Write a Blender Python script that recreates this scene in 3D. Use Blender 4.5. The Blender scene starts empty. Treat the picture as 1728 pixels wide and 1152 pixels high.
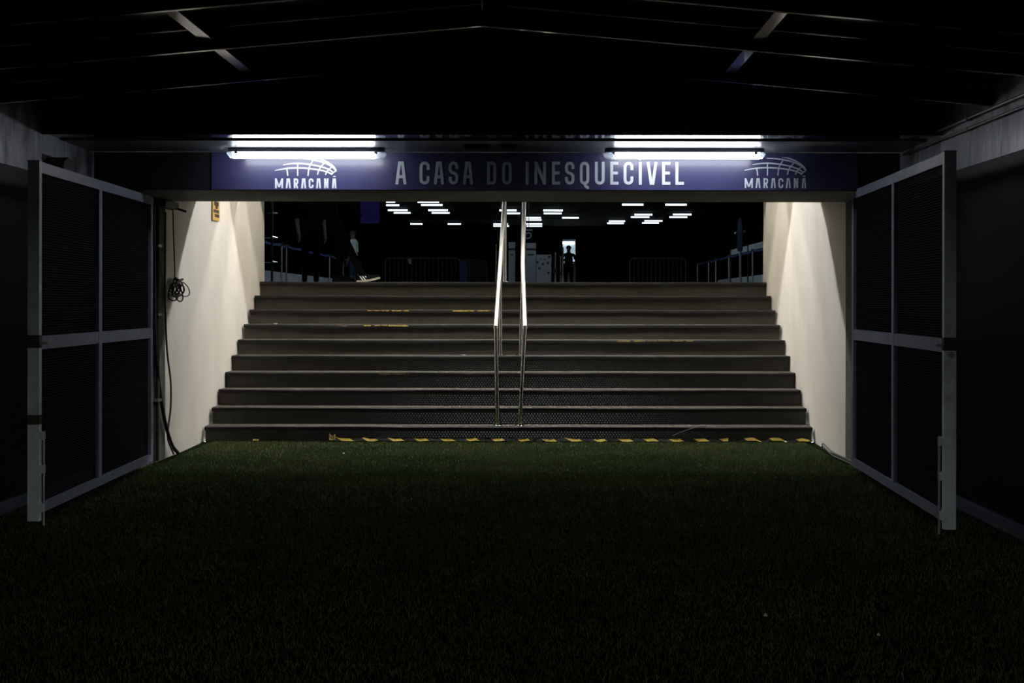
import bpy, bmesh, math, random
import numpy as np
from mathutils import Vector, Matrix

random.seed(7)
rng = np.random.default_rng(7)
scene = bpy.context.scene
COL = scene.collection
PI = math.pi

# ------------------------------------------------------------------ camera
EYE = 1.41
F = 2150.0
VX, VY = 905.0, 510.0          # where the tunnel axis meets the picture (1728 x 1152)
cam_d = bpy.data.cameras.new('camera')
cam = bpy.data.objects.new('camera', cam_d)
COL.objects.link(cam)
cam_d.sensor_width = 36.0
cam_d.lens = 36.0 * F / 1728.0
cam_d.shift_x = (864.0 - VX) / 1728.0
cam_d.shift_y = -(576.0 - VY) / 1728.0
cam_d.clip_start = 0.05
cam_d.clip_end = 300
cam.location = (0, 0, EYE)
cam.rotation_euler = (PI / 2, math.radians(-0.08), 0)
scene.camera = cam

# ------------------------------------------------------------------ world: dim dusk sky at the tunnel mouth behind the camera
w = bpy.data.worlds.new('world')
scene.world = w
w.use_nodes = True
bg = w.node_tree.nodes['Background']
bg.inputs[0].default_value = (0.78, 0.88, 0.87, 1)
bg.inputs[1].default_value = 7.5

scene.view_settings.view_transform = 'Standard'
scene.view_settings.look = 'None'
scene.view_settings.exposure = 0.0
scene.view_settings.gamma = 1.0
scene.view_settings.use_curve_mapping = False

L_FRONT = 18.0      # radiance of the two cool tubes over the sign
L_STAIR = 84.0      # radiance of the warm tubes above the stairs
L_BAY = 205.0       # radiance of the neutral tubes in the front bay
L_HALL = 1.8         # radiance of the far hall tubes
L_NEAR = 34.0       # radiance of the tubes in the near part of the hall, out of view above
WARM = (1.0, 0.925, 0.80)
NEUTRAL = (0.98, 0.98, 0.975)
COOL = (0.90, 0.94, 1.0)

# ------------------------------------------------------------------ materials
MATS = {}


def nd(nt, t, **kw):
    n = nt.nodes.new(t)
    for k, v in kw.items():
        if k.startswith('i_'):
            n.inputs[k[2:].replace('_', ' ')].default_value = v
        else:
            setattr(n, k, v)
    return n


def mat(name, col, rough=0.6, metal=0.0, var=None, vscale=3.0, stretch=(1, 1, 1), bump=0.0, bscale=40.0,
        spec=0.5, detail=6.0, lo=0.35, hi=0.65, rvar=0.0, coat=0.0, crough=0.15, bdist=0.01):
    m = bpy.data.materials.new(name)
    m.use_nodes = True
    nt = m.node_tree
    b = nt.nodes['Principled BSDF']
    b.inputs['Base Color'].default_value = (*col, 1)
    b.inputs['Roughness'].default_value = rough
    b.inputs['Metallic'].default_value = metal
    b.inputs['Specular IOR Level'].default_value = spec
    if coat:
        b.inputs['Coat Weight'].default_value = coat
        b.inputs['Coat Roughness'].default_value = crough
    tc = nt.nodes.new('ShaderNodeTexCoord')
    mp = nt.nodes.new('ShaderNodeMapping')
    mp.inputs['Scale'].default_value = stretch
    nt.links.new(tc.outputs['Object'], mp.inputs['Vector'])
    if var is not None or rvar:
        n = nd(nt, 'ShaderNodeTexNoise', i_Scale=vscale, i_Detail=detail, i_Roughness=0.62)
        nt.links.new(mp.outputs[0], n.inputs['Vector'])
        r = nt.nodes.new('ShaderNodeValToRGB')
        r.color_ramp.elements[0].position = lo
        r.color_ramp.elements[1].position = hi
        r.color_ramp.elements[0].color = (*col, 1)
        r.color_ramp.elements[1].color = (*(var if var is not None else col), 1)
        nt.links.new(n.outputs['Fac'], r.inputs['Fac'])
        nt.links.new(r.outputs['Color'], b.inputs['Base Color'])
        if rvar:
            mr = nd(nt, 'ShaderNodeMapRange')
            mr.inputs['To Min'].default_value = max(0.02, rough - rvar)
            mr.inputs['To Max'].default_value = min(1, rough + rvar)
            nt.links.new(n.outputs['Fac'], mr.inputs['Value'])
            nt.links.new(mr.outputs[0], b.inputs['Roughness'])
    if bump:
        n2 = nd(nt, 'ShaderNodeTexNoise', i_Scale=bscale, i_Detail=4.0)
        nt.links.new(mp.outputs[0], n2.inputs['Vector'])
        bp = nd(nt, 'ShaderNodeBump', i_Strength=bump, i_Distance=bdist)
        nt.links.new(n2.outputs['Fac'], bp.inputs['Height'])
        nt.links.new(bp.outputs[0], b.inputs['Normal'])
    MATS[name] = m
    return m


def emis(name, col, strength, base=(0.8, 0.8, 0.8)):
    m = bpy.data.materials.new(name)
    m.use_nodes = True
    b = m.node_tree.nodes['Principled BSDF']
    b.inputs['Base Color'].default_value = (*base, 1)
    b.inputs['Roughness'].default_value = 0.4
    b.inputs['Emission Color'].default_value = (*col, 1)
    b.inputs['Emission Strength'].default_value = strength
    MATS[name] = m
    return m


mat('turf_base', (0.006, 0.010, 0.004), 1.0, spec=0.0, var=(0.010, 0.016, 0.006), vscale=9)
mat('cladding', (0.004, 0.005, 0.008), 0.55, spec=0.25, var=(0.007, 0.008, 0.011), vscale=2.0, bump=0.25, bscale=6)
mat('pale_plaster', (0.56, 0.60, 0.66), 0.45, var=(0.10, 0.11, 0.13), vscale=2.6, stretch=(1.6, 1.6, 0.5),
    bump=0.9, bscale=3.5, bdist=0.03, spec=0.9, coat=1.0, crough=0.30, lo=0.46, hi=0.62, rvar=0.10)
mat('roof_sheet', (0.006, 0.008, 0.014), 0.13, spec=0.6, bump=0.04, bscale=3)
mat('rafter_paint', (0.010, 0.012, 0.018), 0.12, spec=0.6)
mat('purlin_paint', (0.03, 0.03, 0.034), 0.10, spec=0.8)
mat('header_concrete', (0.165, 0.165, 0.14), 0.8, var=(0.12, 0.12, 0.10), vscale=5, bump=0.2, bscale=30)
mat('header_paint', (0.012, 0.013, 0.018), 0.5)
mat('ledge_paint', (0.20, 0.23, 0.255), 0.38, var=(0.16, 0.18, 0.205), vscale=4, bump=0.05, bscale=8)
mat('mirror_sheet', (0.01, 0.012, 0.016), 0.07, spec=1.0, bump=0.05, bscale=5)
mat('jamb_concrete', (0.085, 0.078, 0.062), 0.85, var=(0.045, 0.042, 0.035), vscale=9, bump=0.4, bscale=25)
mat('white_wall', (0.64, 0.605, 0.545), 0.75, var=(0.53, 0.495, 0.435), vscale=1.6, stretch=(1, 1.2, 0.5), bump=0.12,
    bscale=10, lo=0.35, hi=0.75)
mat('tread_rubber', (0.058, 0.050, 0.036), 0.85, var=(0.040, 0.034, 0.025), vscale=6, bump=0.3, bscale=60)
mat('nosing_rubber', (0.006, 0.007, 0.009), 0.6, var=(0.016, 0.014, 0.012), vscale=7, spec=0.2)
mat('step_core', (0.03, 0.026, 0.02), 0.9)
mat('steel', (0.60, 0.58, 0.55), 0.12, metal=1.0)
mat('rail_steel', (0.72, 0.70, 0.66), 0.30, metal=1.0)
mat('dull_steel', (0.42, 0.42, 0.44), 0.38, metal=1.0)
mat('gate_paint', (0.21, 0.23, 0.32), 0.5, var=(0.165, 0.18, 0.25), vscale=10, bump=0.05, bscale=50)
mat('dark_steel', (0.10, 0.105, 0.12), 0.5, metal=1.0)
mat('gate_wire', (0.004, 0.005, 0.006), 0.8, spec=0.15)
mat('post_grey', (0.76, 0.80, 0.79), 0.55, var=(0.52, 0.50, 0.43), vscale=7, lo=0.5, hi=0.75, bump=0.1, bscale=40)
mat('rust', (0.10, 0.065, 0.04), 0.85, var=(0.05, 0.032, 0.02), vscale=30)
mat('sign_vinyl', (0.032, 0.032, 0.102), 0.36, var=(0.042, 0.041, 0.115), vscale=4, coat=0.25, bump=0.03, bscale=6)
mat('sign_white', (0.52, 0.57, 0.62), 0.4)
mat('lamp_body', (0.10, 0.11, 0.13), 0.5)
mat('lamp_clear', (0.55, 0.60, 0.66), 0.2, var=(0.25, 0.28, 0.32), vscale=60)
mat('black_plastic', (0.012, 0.012, 0.014), 0.5)
mat('cable_black', (0.010, 0.010, 0.011), 0.55)
mat('cable_grey', (0.07, 0.075, 0.085), 0.55)
mat('yellow_tag', (0.62, 0.40, 0.10), 0.55, var=(0.52, 0.32, 0.08), vscale=20)
mat('tag_ink', (0.03, 0.018, 0.012), 0.6)
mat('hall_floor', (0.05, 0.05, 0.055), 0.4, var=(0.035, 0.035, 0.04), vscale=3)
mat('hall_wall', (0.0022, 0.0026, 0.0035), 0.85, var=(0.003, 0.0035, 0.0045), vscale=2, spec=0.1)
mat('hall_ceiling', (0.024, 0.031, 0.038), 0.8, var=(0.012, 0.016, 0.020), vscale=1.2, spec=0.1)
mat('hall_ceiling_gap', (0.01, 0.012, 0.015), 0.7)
mat('plinth_white', (0.62, 0.70, 0.76), 0.6, var=(0.52, 0.60, 0.66), vscale=3)
mat('belt_blue', (0.03, 0.07, 0.26), 0.6)
mat('banner_violet', (0.010, 0.004, 0.13), 0.8)
mat('white_board', (0.20, 0.225, 0.26), 0.5)
mat('board_ink', (0.015, 0.018, 0.024), 0.6)
mat('cloth_black', (0.0025, 0.0025, 0.003), 0.95, spec=0.05)
mat('cloth_navy', (0.012, 0.02, 0.06), 0.85)
mat('cloth_white', (0.55, 0.62, 0.64), 0.8)
mat('cloth_blue', (0.008, 0.025, 0.07), 0.9)
mat('skin', (0.085, 0.055, 0.042), 0.6)
mat('hair', (0.010, 0.008, 0.007), 0.6)
mat('shoe_black', (0.003, 0.003, 0.003), 0.8, spec=0.1)
mat('shoe_sole', (0.50, 0.45, 0.38), 0.6)
mat('shoe_stripe', (0.85, 0.85, 0.84), 0.5)
mat('paper', (0.7, 0.72, 0.72), 0.7)
MATS['lamp_clear'].node_tree.nodes['Principled BSDF'].inputs['Alpha'].default_value = 0.3
emis('tube_cool', COOL, L_FRONT)
emis('tube_warm', WARM, L_STAIR)
emis('tube_bay', NEUTRAL, L_BAY)
emis('tube_hall', (0.80, 0.93, 1.0), L_HALL)
emis('tube_near', (0.80, 0.93, 1.0), L_NEAR)
emis('tube_door', (0.85, 0.9, 1.0), 4.0)
emis('phone_glow', (0.6, 0.65, 1.0), 0.7)


mat('riser_sheet', (0.044, 0.036, 0.025), 0.5, var=(0.032, 0.026, 0.019), vscale=4, spec=0.4)
mat('riser_studs', (0.052, 0.042, 0.030), 0.20, var=(0.038, 0.031, 0.022), vscale=4, spec=0.55)


def hazard_material():
    m = mat('hazard_tape', (0.02, 0.018, 0.015), 0.7, spec=0.2)
    nt = m.node_tree
    b = nt.nodes['Principled BSDF']
    tc = [n for n in nt.nodes if n.type == 'TEX_COORD'][0]
    sp = nt.nodes.new('ShaderNodeSeparateXYZ')
    nt.links.new(tc.outputs['Object'], sp.inputs[0])
    a = nd(nt, 'ShaderNodeMath', operation='MULTIPLY_ADD')
    nt.links.new(sp.outputs['Z'], a.inputs[0])
    a.inputs[1].default_value = 2.0
    nt.links.new(sp.outputs['X'], a.inputs[2])
    f = nd(nt, 'ShaderNodeMath', operation='MULTIPLY')
    nt.links.new(a.outputs[0], f.inputs[0])
    f.inputs[1].default_value = 1 / 0.255
    fr = nd(nt, 'ShaderNodeMath', operation='FRACT')
    nt.links.new(f.outputs[0], fr.inputs[0])
    r = nt.nodes.new('ShaderNodeValToRGB')
    r.color_ramp.interpolation = 'CONSTANT'
    r.color_ramp.elements[0].color = (0.006, 0.006, 0.006, 1)
    r.color_ramp.elements[1].position = 0.52
    r.color_ramp.elements[1].color = (0.60, 0.43, 0.08, 1)
    nt.links.new(fr.outputs[0], r.inputs['Fac'])
    nt.links.new(r.outputs[0], b.inputs['Base Color'])


hazard_material()
mat('tape_yellow', (0.60, 0.42, 0.08), 0.6, var=(0.10, 0.05, 0.02), vscale=25)
mat('tape_worn', (0.22, 0.10, 0.05), 0.8, var=(0.06, 0.03, 0.02), vscale=30)


def grass_material():
    m = bpy.data.materials.new('turf_blades')
    m.use_nodes = True
    nt = m.node_tree
    b = nt.nodes['Principled BSDF']
    b.inputs['Roughness'].default_value = 0.75
    b.inputs['Specular IOR Level'].default_value = 0.25
    at = nd(nt, 'ShaderNodeAttribute', attribute_name='tint')
    r = nt.nodes.new('ShaderNodeValToRGB')
    r.color_ramp.elements[0].color = (0.068, 0.102, 0.029, 1)
    r.color_ramp.elements[1].color = (0.145, 0.178, 0.062, 1)
    nt.links.new(at.outputs['Fac'], r.inputs['Fac'])
    nt.links.new(r.outputs[0], b.inputs['Base Color'])
    MATS['turf_blades'] = m


grass_material()


# ------------------------------------------------------------------ mesh helpers
class MB:
    def __init__(self):
        self.v = []
        self.f = []

    def add(self, vs, fs):
        o = len(self.v)
        self.v += [tuple(p) for p in vs]
        self.f += [tuple(o + i for i in f) for f in fs]
        return self

    def box(self, x0, x1, y0, y1, z0, z1, ch=0.0):
        if ch <= 0:
            vs = [(x, y, z) for x in (x0, x1) for y in (y0, y1) for z in (z0, z1)]
            fs = [(0, 1, 3, 2), (4, 6, 7, 5), (0, 4, 5, 1), (2, 3, 7, 6), (0, 2, 6, 4), (1, 5, 7, 3)]
            return self.add(vs, fs)
        bm = bmesh.new()
        bmesh.ops.create_cube(bm, size=1.0)
        for v in bm.verts:
            v.co = ((x0 + x1) / 2 + v.co.x * (x1 - x0), (y0 + y1) / 2 + v.co.y * (y1 - y0), (z0 + z1) / 2 + v.co.z * (z1 - z0))
        bmesh.ops.bevel(bm, geom=bm.edges[:], offset=ch, segments=2, affect='EDGES', profile=0.5)
        bm.verts.index_update()
        self.add([v.co[:] for v in bm.verts], [[v.index for v in f.verts] for f in bm.faces])
        bm.free()
        return self

    def bar(self, a, b, wdt, hgt, up=(0, 0, 1)):
        """rectangular bar from a to b; hgt along up"""
        a, b = Vector(a), Vector(b)
        d = (b - a).normalized()
        u = Vector(up)
        s = d.cross(u).normalized()
        u = s.cross(d).normalized()
        vs = []
        for p in (a, b):
            for i, j in ((-1, -1), (1, -1), (1, 1), (-1, 1)):
                vs.append(p + s * (i * wdt / 2) + u * (j * hgt / 2))
        return self.add(vs, [(3, 2, 1, 0), (4, 5, 6, 7), (0, 1, 5, 4), (1, 2, 6, 5), (2, 3, 7, 6), (3, 0, 4, 7)])

    def tube(self, pts, r, n=8, caps=True):
        pts = [Vector(p) for p in pts]
        rs = r if isinstance(r, (list, tuple)) else [r] * len(pts)
        vs, fs = [], []
        prev = None
        for i, p in enumerate(pts):
            if i == 0:
                d = pts[1] - pts[0]
            elif i == len(pts) - 1:
                d = pts[-1] - pts[-2]
            else:
                d = (pts[i + 1] - pts[i]).normalized() + (pts[i] - pts[i - 1]).normalized()
            d = d.normalized() if d.length > 1e-9 else Vector((0, 0, 1))
            if prev is None:
                ref = Vector((0, 0, 1)) if abs(d.z) < 0.9 else Vector((1, 0, 0))
                s = d.cross(ref).normalized()
            else:
                s = (prev - d * prev.dot(d)).normalized()
            prev = s
            t = d.cross(s)
            for k in range(n):
                a = 2 * PI * k / n
                vs.append(p + (s * math.cos(a) + t * math.sin(a)) * rs[i])
        for i in range(len(pts) - 1):
            for k in range(n):
                k2 = (k + 1) % n
                fs.append((i * n + k, i * n + k2, (i + 1) * n + k2, (i + 1) * n + k))
        if caps:
            fs.append(tuple(range(n - 1, -1, -1)))
            fs.append(tuple((len(pts) - 1) * n + k for k in range(n)))
        return self.add(vs, fs)

    def prism(self, poly, axis, a0, a1):
        """poly = list of 2D points; axis 'X': (y,z) extruded in x; 'Y': (x,z); 'Z': (x,y)"""
        n = len(poly)

        def mk(p, a):
            return {'X': (a, p[0], p[1]), 'Y': (p[0], a, p[1]), 'Z': (p[0], p[1], a)}[axis]
        vs = [mk(p, a0) for p in poly] + [mk(p, a1) for p in poly]
        fs = [tuple(range(n)), tuple(range(2 * n - 1, n - 1, -1))]
        for i in range(n):
            j = (i + 1) % n
            fs.append((i, n + i, n + j, j))
        return self.add(vs, fs)

    def lathe(self, prof, c, n=16):
        """prof: list of (r, z); around the vertical through c"""
        vs, fs = [], []
        for r, z in prof:
            for k in range(n):
                a = 2 * PI * k / n
                vs.append((c[0] + r * math.cos(a), c[1] + r * math.sin(a), c[2] + z))
        m = len(prof)
        for i in range(m - 1):
            for k in range(n):
                k2 = (k + 1) % n
                fs.append((i * n + k, i * n + k2, (i + 1) * n + k2, (i + 1) * n + k))
        fs.append(tuple(range(n - 1, -1, -1)))
        fs.append(tuple((m - 1) * n + k for k in range(n)))
        return self.add(vs, fs)

    def ribbon(self, pts, w, y, th, closed=False):
        """flat stroke in the XZ plane facing -Y: pts (x,z), w width (number or list)"""
        n = len(pts)
        ws = w if isinstance(w, (list, tuple)) else [w] * n
        Lf, Rt = [], []
        for i in range(n):
            p = Vector(pts[i])
            if closed:
                d0 = (p - Vector(pts[i - 1])).normalized()
                d1 = (Vector(pts[(i + 1) % n]) - p).normalized()
            else:
                d0 = (p - Vector(pts[i - 1])).normalized() if i > 0 else None
                d1 = (Vector(pts[i + 1]) - p).normalized() if i < n - 1 else None
                if d0 is None:
                    d0 = d1
                if d1 is None:
                    d1 = d0
            t = d0 + d1
            t = t.normalized() if t.length > 1e-6 else d0
            nr = Vector((-t.y, t.x))
            k = ws[i] / 2 / max(0.35, nr.dot(Vector((-d0.y, d0.x))))
            Lf.append(p + nr * k)
            Rt.append(p - nr * k)
        vs = []
        for i in range(n):
            for q in (Lf[i], Rt[i]):
                vs.append((q.x, y, q.y))
                vs.append((q.x, y + th, q.y))
        fs = []
        m = n if closed else n - 1
        for i in range(m):
            a, b = 4 * i, 4 * ((i + 1) % n)
            fs += [(a, a + 2, b + 2, b), (a + 1, b + 1, b + 3, a + 3), (a, b, b + 1, a + 1), (a + 2, a + 3, b + 3, b + 2)]
        if not closed:
            e = 4 * (n - 1)
            fs += [(0, 1, 3, 2), (e, e + 2, e + 3, e + 1)]
        return self.add(vs, fs)

    def mesh(self, name, material=None, smooth=False, origin=None):
        me = bpy.data.meshes.new(name)
        v = self.v
        if origin is not None:
            v = [(p[0] - origin[0], p[1] - origin[1], p[2] - origin[2]) for p in v]
        me.from_pydata(v, [], self.f)
        if material:
            me.materials.append(MATS[material])
        if smooth:
            me.polygons.foreach_set('use_smooth', [True] * len(me.polygons))
            try:
                me.set_sharp_from_angle(angle=math.radians(40))
            except Exception:
                pass
        me.update()
        return me

    def build(self, name, material, parent=None, smooth=False):
        """mesh in world coordinates; the parent's own location is taken off so it stays in place"""
        off = parent['_o'] if parent is not None and '_o' in parent else None
        o = bpy.data.objects.new(name, self.mesh(name, material, smooth, off))
        COL.objects.link(o)
        if parent is not None:
            o.parent = parent
            if off is not None:
                o['_o'] = list(off)
        return o


def tag(o, label, cat, group=None, kind=None):
    if label:
        o['label'] = label
    if cat:
        o['category'] = cat
    if group:
        o['group'] = group
    if kind:
        o['kind'] = kind
    return o


def thing(name, loc, label, cat, group=None, kind=None):
    o = bpy.data.objects.new(name, None)
    o.empty_display_size = 0.1
    COL.objects.link(o)
    o.location = loc
    o['_o'] = list(loc)
    return tag(o, label, cat, group, kind)


def copy_tree(o, parent=None):
    c = o.copy()
    COL.objects.link(c)
    if parent is not None:
        c.parent = parent
    for ch in list(o.children):
        copy_tree(ch, c)
    return c


def struct(name, mb, material, label=None, parent=None):
    o = mb.build(name, material, parent)
    if parent is None:
        o['kind'] = 'structure'
        if label:
            o['label'] = label
    return o


def at(x, y, Y):
    """world point on the plane at depth Y seen at picture position (x, y)"""
    return Vector(((x - VX) / F * Y, Y, EYE + (VY - y) / F * Y))


# ================================================================== SETTING
XL, XR = -3.58, 2.94            # tunnel side walls
XC = -0.31                      # tunnel centre line
YB, YP = -14.0, 10.32            # mouth behind the camera, face of the stair opening
SXL, SXR = -3.335, 2.78         # side walls of the stairs
YJ = 11.45                      # back of the header
YE = 15.67                      # end of the stair walls
ZS = EYE + 0.9027               # underside of the header
STEP_Y, STEP_T, STEP_H0, STEP_R = 12.80, 0.2844, 0.160, 0.166
ZH = STEP_H0 + 9 * STEP_R       # hall floor level

struct('floor', MB().box(XL - 0.3, XR + 0.3, YB, 12.86, -0.2, 0.0), 'turf_base', 'dark floor under the artificial turf of the tunnel')


struct('ground_outside', MB().box(-70, 70, -120, YB, -0.25, -0.03), 'turf_base', 'dark ground outside the tunnel mouth')


# the dark bowl of stands facing the tunnel mouth: only sky above it lights the tunnel floor
mb = MB()
vs, fs = [], []
NS = 24
for i in range(NS + 1):
    a = -PI * i / NS
    for r_, z_ in ((52, 0), (52, 2.5), (74, 5.7), (76, 5.7), (76, 0)):
        vs.append((r_ * math.cos(a), YB - .5 + r_ * math.sin(a), z_))
for i in range(NS):
    for j in range(4):
        fs.append((5 * i + j, 5 * i + 5 + j, 5 * i + 6 + j, 5 * i + 1 + j))
struct('wall_grandstand', MB().add(vs, fs), 'cladding', 'dark bowl of stands outside the tunnel mouth')


def make_turf():
    bands = [(11.0, 12.80, 170000, 0.0026), (9.6, 11.0, 95000, 0.0030), (7.2, 9.6, 90000, 0.0036), (4.2, 7.2, 110000, 0.0034)]
    V, T = [], []
    for y0, y1, n, wd in bands:
        xl = np.full(n, XL + 0.03) if y0 < 9.7 else np.full(n, SXL + 0.10)
        xr = np.full(n, XR - 0.03) if y0 < 9.7 else np.full(n, SXR - 0.10)
        y = rng.uniform(y0, y1, n)
        x = xl + (xr - xl) * rng.random(n)
        h = rng.uniform(0.010, 0.024, n)
        a = rng.uniform(0, 2 * PI, n)
        la = rng.uniform(0, 2 * PI, n)
        ln = rng.uniform(0.002, 0.016, n)
        wx, wy = np.cos(a) * wd / 2, np.sin(a) * wd / 2
        p = np.zeros((n, 4, 3))
        p[:, 0] = np.stack([x - wx, y - wy, np.zeros(n)], 1)
        p[:, 1] = np.stack([x + wx, y + wy, np.zeros(n)], 1)
        tx, ty = x + np.cos(la) * ln, y + np.sin(la) * ln
        p[:, 2] = np.stack([tx + wx * .5, ty + wy * .5, h], 1)
        p[:, 3] = np.stack([tx - wx * .5, ty - wy * .5, h], 1)
        V.append(p.reshape(-1, 3))
        t = np.clip(rng.normal(0.45, 0.18, n) + 0.25 * np.sin(x * 3.1 + np.sin(y * 2.3) * 2) * np.sin(y * 4.0), 0, 1)
        T.append(np.repeat(t, 4))
    V = np.concatenate(V)
    T = np.concatenate(T)
    n = len(V) // 4
    me = bpy.data.meshes.new('artificial_turf')
    me.vertices.add(len(V))
    me.vertices.foreach_set('co', V.astype(np.float32).ravel())
    me.loops.add(4 * n)
    me.loops.foreach_set('vertex_index', np.arange(4 * n, dtype=np.int32))
    me.polygons.add(n)
    me.polygons.foreach_set('loop_start', np.arange(0, 4 * n, 4, dtype=np.int32))
    me.polygons.foreach_set('loop_total', np.full(n, 4, dtype=np.int32))
    at_ = me.attributes.new('tint', 'FLOAT', 'POINT')
    at_.data.foreach_set('value', T.astype(np.float32))
    me.materials.append(MATS['turf_blades'])
    me.update()
    o = bpy.data.objects.new('artificial_turf', me)
    COL.objects.link(o)
    tag(o, 'short green artificial turf covering the tunnel floor before the stairs', 'turf', kind='stuff')


make_turf()

# tunnel side walls: pale plaster above, dark cladding panels below, low kerb trim
for side, x0, x1, s in (('left', XL - 0.25, XL, 1), ('right', XR, XR + 0.25, -1)):
    wl = struct('wall_' + side, MB().box(x0, x1, YB, YP, 0, 3.0), 'pale_plaster', 'tunnel side wall, pale flaking plaster above dark cladding')
    y = YB
    k = 0
    while y < YP - 0.01:
        y2 = min(y + 1.53, YP)
        xi = x1 if s > 0 else x0
        MB().box(min(xi, xi + s * 0.03), max(xi, xi + s * 0.03), y + 0.006, y2 - 0.006, 0.09, 2.33, 0.004).build('cladding_panel', 'cladding', wl)
        y = y2
    tr = MB()
    xi = x1 if s > 0 else x0
    tr.box(min(xi, xi + s * 0.06), max(xi, xi + s * 0.06), YB, YP, 0.0, 0.085, 0.006)
    struct('trim_1' if s > 0 else 'trim_2', tr, 'gate_paint', 'thin painted kerb along the foot of the tunnel wall')

# roof: glossy black sheets on shallow rafters
ceil = thing('ceiling', (XC, 4, 3.06), 'black glossy tunnel roof with shallow rafters', None, kind='structure')
RIDGE, SL = 2.973, 0.090


def roof_z(x, dz=0.0):
    return RIDGE - SL * abs(x - XC) + dz


ys = [8.19, 7.18, 6.22] + [5.25 - .97 * i for i in range(20)]
edges = [9.22] + ys
for i, yy in enumerate(ys):
    for s, xe in ((-1, XL), (1, XR)):
        MB().bar((XC, yy + .04, roof_z(XC, .06)), (xe, yy + .04, roof_z(xe, .06)), 0.03, 0.12).build('rafter', 'rafter_paint', ceil)
        MB().bar((XC, (edges[i] + yy) / 2 + .04, roof_z(XC, .14)), (xe, (edges[i] + yy) / 2 + .04, roof_z(xe, .14)), edges[i] - yy - .004, 0.03).build('roof_sheet', 'roof_sheet', ceil)
for i in range(len(ys) - 1):
    for xp in (-1.84, 1.23):
        MB().box(xp - .035, xp + .035, ys[i + 1] + .085, ys[i] - .005, roof_z(xp, .035), roof_z(xp, .115)).build('purlin', 'purlin_paint', ceil)

# header over the opening, with the ledge and fascia in front of it
hd = struct('wall_header', MB().box(XL - .25, XR + .25, YP, YJ, ZS, 3.25), 'header_concrete', 'concrete header over the stairs carrying the blue sign')
MB().box(XL, XR, YP - .012, YP - .001, ZS + .002, 2.62).build('header_facing', 'header_paint', hd)
ZL = EYE + 1.214
tr = struct('trim_3', MB().box(XL, XR, 9.60, YP - .012, ZL, ZL + .03), 'ledge_paint', 'pale ledge panel between sign and tunnel roof')
struct('trim_4', MB().box(XL, XR, 9.24, 9.60, ZL + .012, ZL + .04), 'mirror_sheet', 'mirror-black strip in front of the pale ledge')
struct('trim_5', MB().box(XL, XR, 9.21, 9.24, ZL - .004, 3.3), 'rafter_paint', 'black fascia panel above the lamps')

# jambs and the white walls either side of the stairs
for side, x0, x1 in (('left', SXL - .9, SXL), ('right', SXR, SXR + .9)):
    struct('wall_jamb_' + side, MB().box(x0, x1, YP + .001, YJ, 0, ZS), 'jamb_concrete', 'bare concrete jamb of the stair opening')
    mb = MB()
    # slightly uneven plaster: a gently bowed inner face
    ny, nz = 14, 10
    xi = x1 if side == 'left' else x0
    s = 1 if side == 'left' else -1
    vs, fs = [], []
    for i in range(ny + 1):
        for j in range(nz + 1):
            yy = YJ + (YE - YJ) * i / ny
            zz = 3.45 * j / nz
            bow = 0.012 * math.sin(i * 0.9 + j * .4) * (1 if 0 < i < ny else 0.3)
            vs.append((xi + s * bow - s * 0.012, yy, zz))
    for i in range(ny):
        for j in range(nz):
            a = i * (nz + 1) + j
            q = (a, a + 1, a + nz + 2, a + nz + 1)
            fs.append(q if s > 0 else q[::-1])
    mb.add(vs, fs)
    xo = x0 if side == 'left' else x1
    n0 = len(vs)
    # closing faces
    mb.add([(xi - s * .012, YJ, 0), (xo, YJ, 0), (xo, YJ, 3.45), (xi - s * .012, YJ, 3.45),
            (xi - s * .012, YE, 0), (xo, YE, 0), (xo, YE, 3.45), (xi - s * .012, YE, 3.45)],
           [(0, 1, 2, 3), (4, 7, 6, 5), (0, 4, 5, 1), (3, 2, 6, 7), (1, 5, 6, 2)])
    o = mb.build('wall_stair_' + side, 'white_wall')
    o.data.polygons.foreach_set('use_smooth', [len(p.vertices) == 4 and i < ny * nz for i, p in enumerate(o.data.polygons)])
    o['kind'] = 'structure'
    o['label'] = 'white plastered wall flanking the stairs'

# ceiling over the stairs: warm tube lamps between unseen ribs added to cut their light
st = struct('ceiling_stair', MB().box(SXL - .3, SXR + .3, YJ, YE + .2, 3.40, 3.6), 'white_wall', 'ceiling above the stairs with unseen ribs that cut the lamp light')
MB().box(SXL, SXR, YJ + .001, 12.68, 2.57, 3.40).build('shading_rib', 'header_concrete', st)
for ry in (13.70, 14.50, 15.32):
    MB().box(SXL, SXR, ry - .06, ry + .06, 2.85, 3.40).build('shading_rib', 'header_concrete', st)


def stair_lamp(x, y, label, m='tube_warm'):
    t = thing('stair_ceiling_lamp', (x, y, 3.40), label, 'lamp', 'tube lamps between the ribs above the stairs')
    MB().box(x - .62, x + .62, y - .05, y + .05, 3.34, 3.398, .006).build('lamp_body', 'ledge_paint', t)
    MB().tube([(x - .58, y, 3.30), (x + .58, y, 3.30)], .020, 10).build('tube', m, t, True)
    for s in (-1, 1):
        MB().box(x + s * .60 - .012, x + s * .60 + .012, y - .02, y + .02, 3.28, 3.345).build('socket', 'white_board', t)


for j, (yy, nm) in enumerate(((13.30, 'front'), (14.10, 'middle'), (14.90, 'rear'))):
    for i, (xx, wn) in enumerate(((-2.05 if j == 0 else -2.42, 'left wall'), (-.82 if j == 0 else -1.02, 'left of the handrails'), (0.40, 'right of the handrails'), (1.62 if j == 0 else 1.86, 'right wall'))):
        stair_lamp(xx, yy, 'tube lamp in the %s bay above the stairs, by the %s' % (nm, wn), 'tube_bay' if j == 0 else 'tube_warm')

# ------------------------------------------------------------------ staircase
stairs = thing('staircase', (XC, STEP_Y, 0), 'broad flight of ten dark studded steps rising from the turf', 'stairs')


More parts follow.
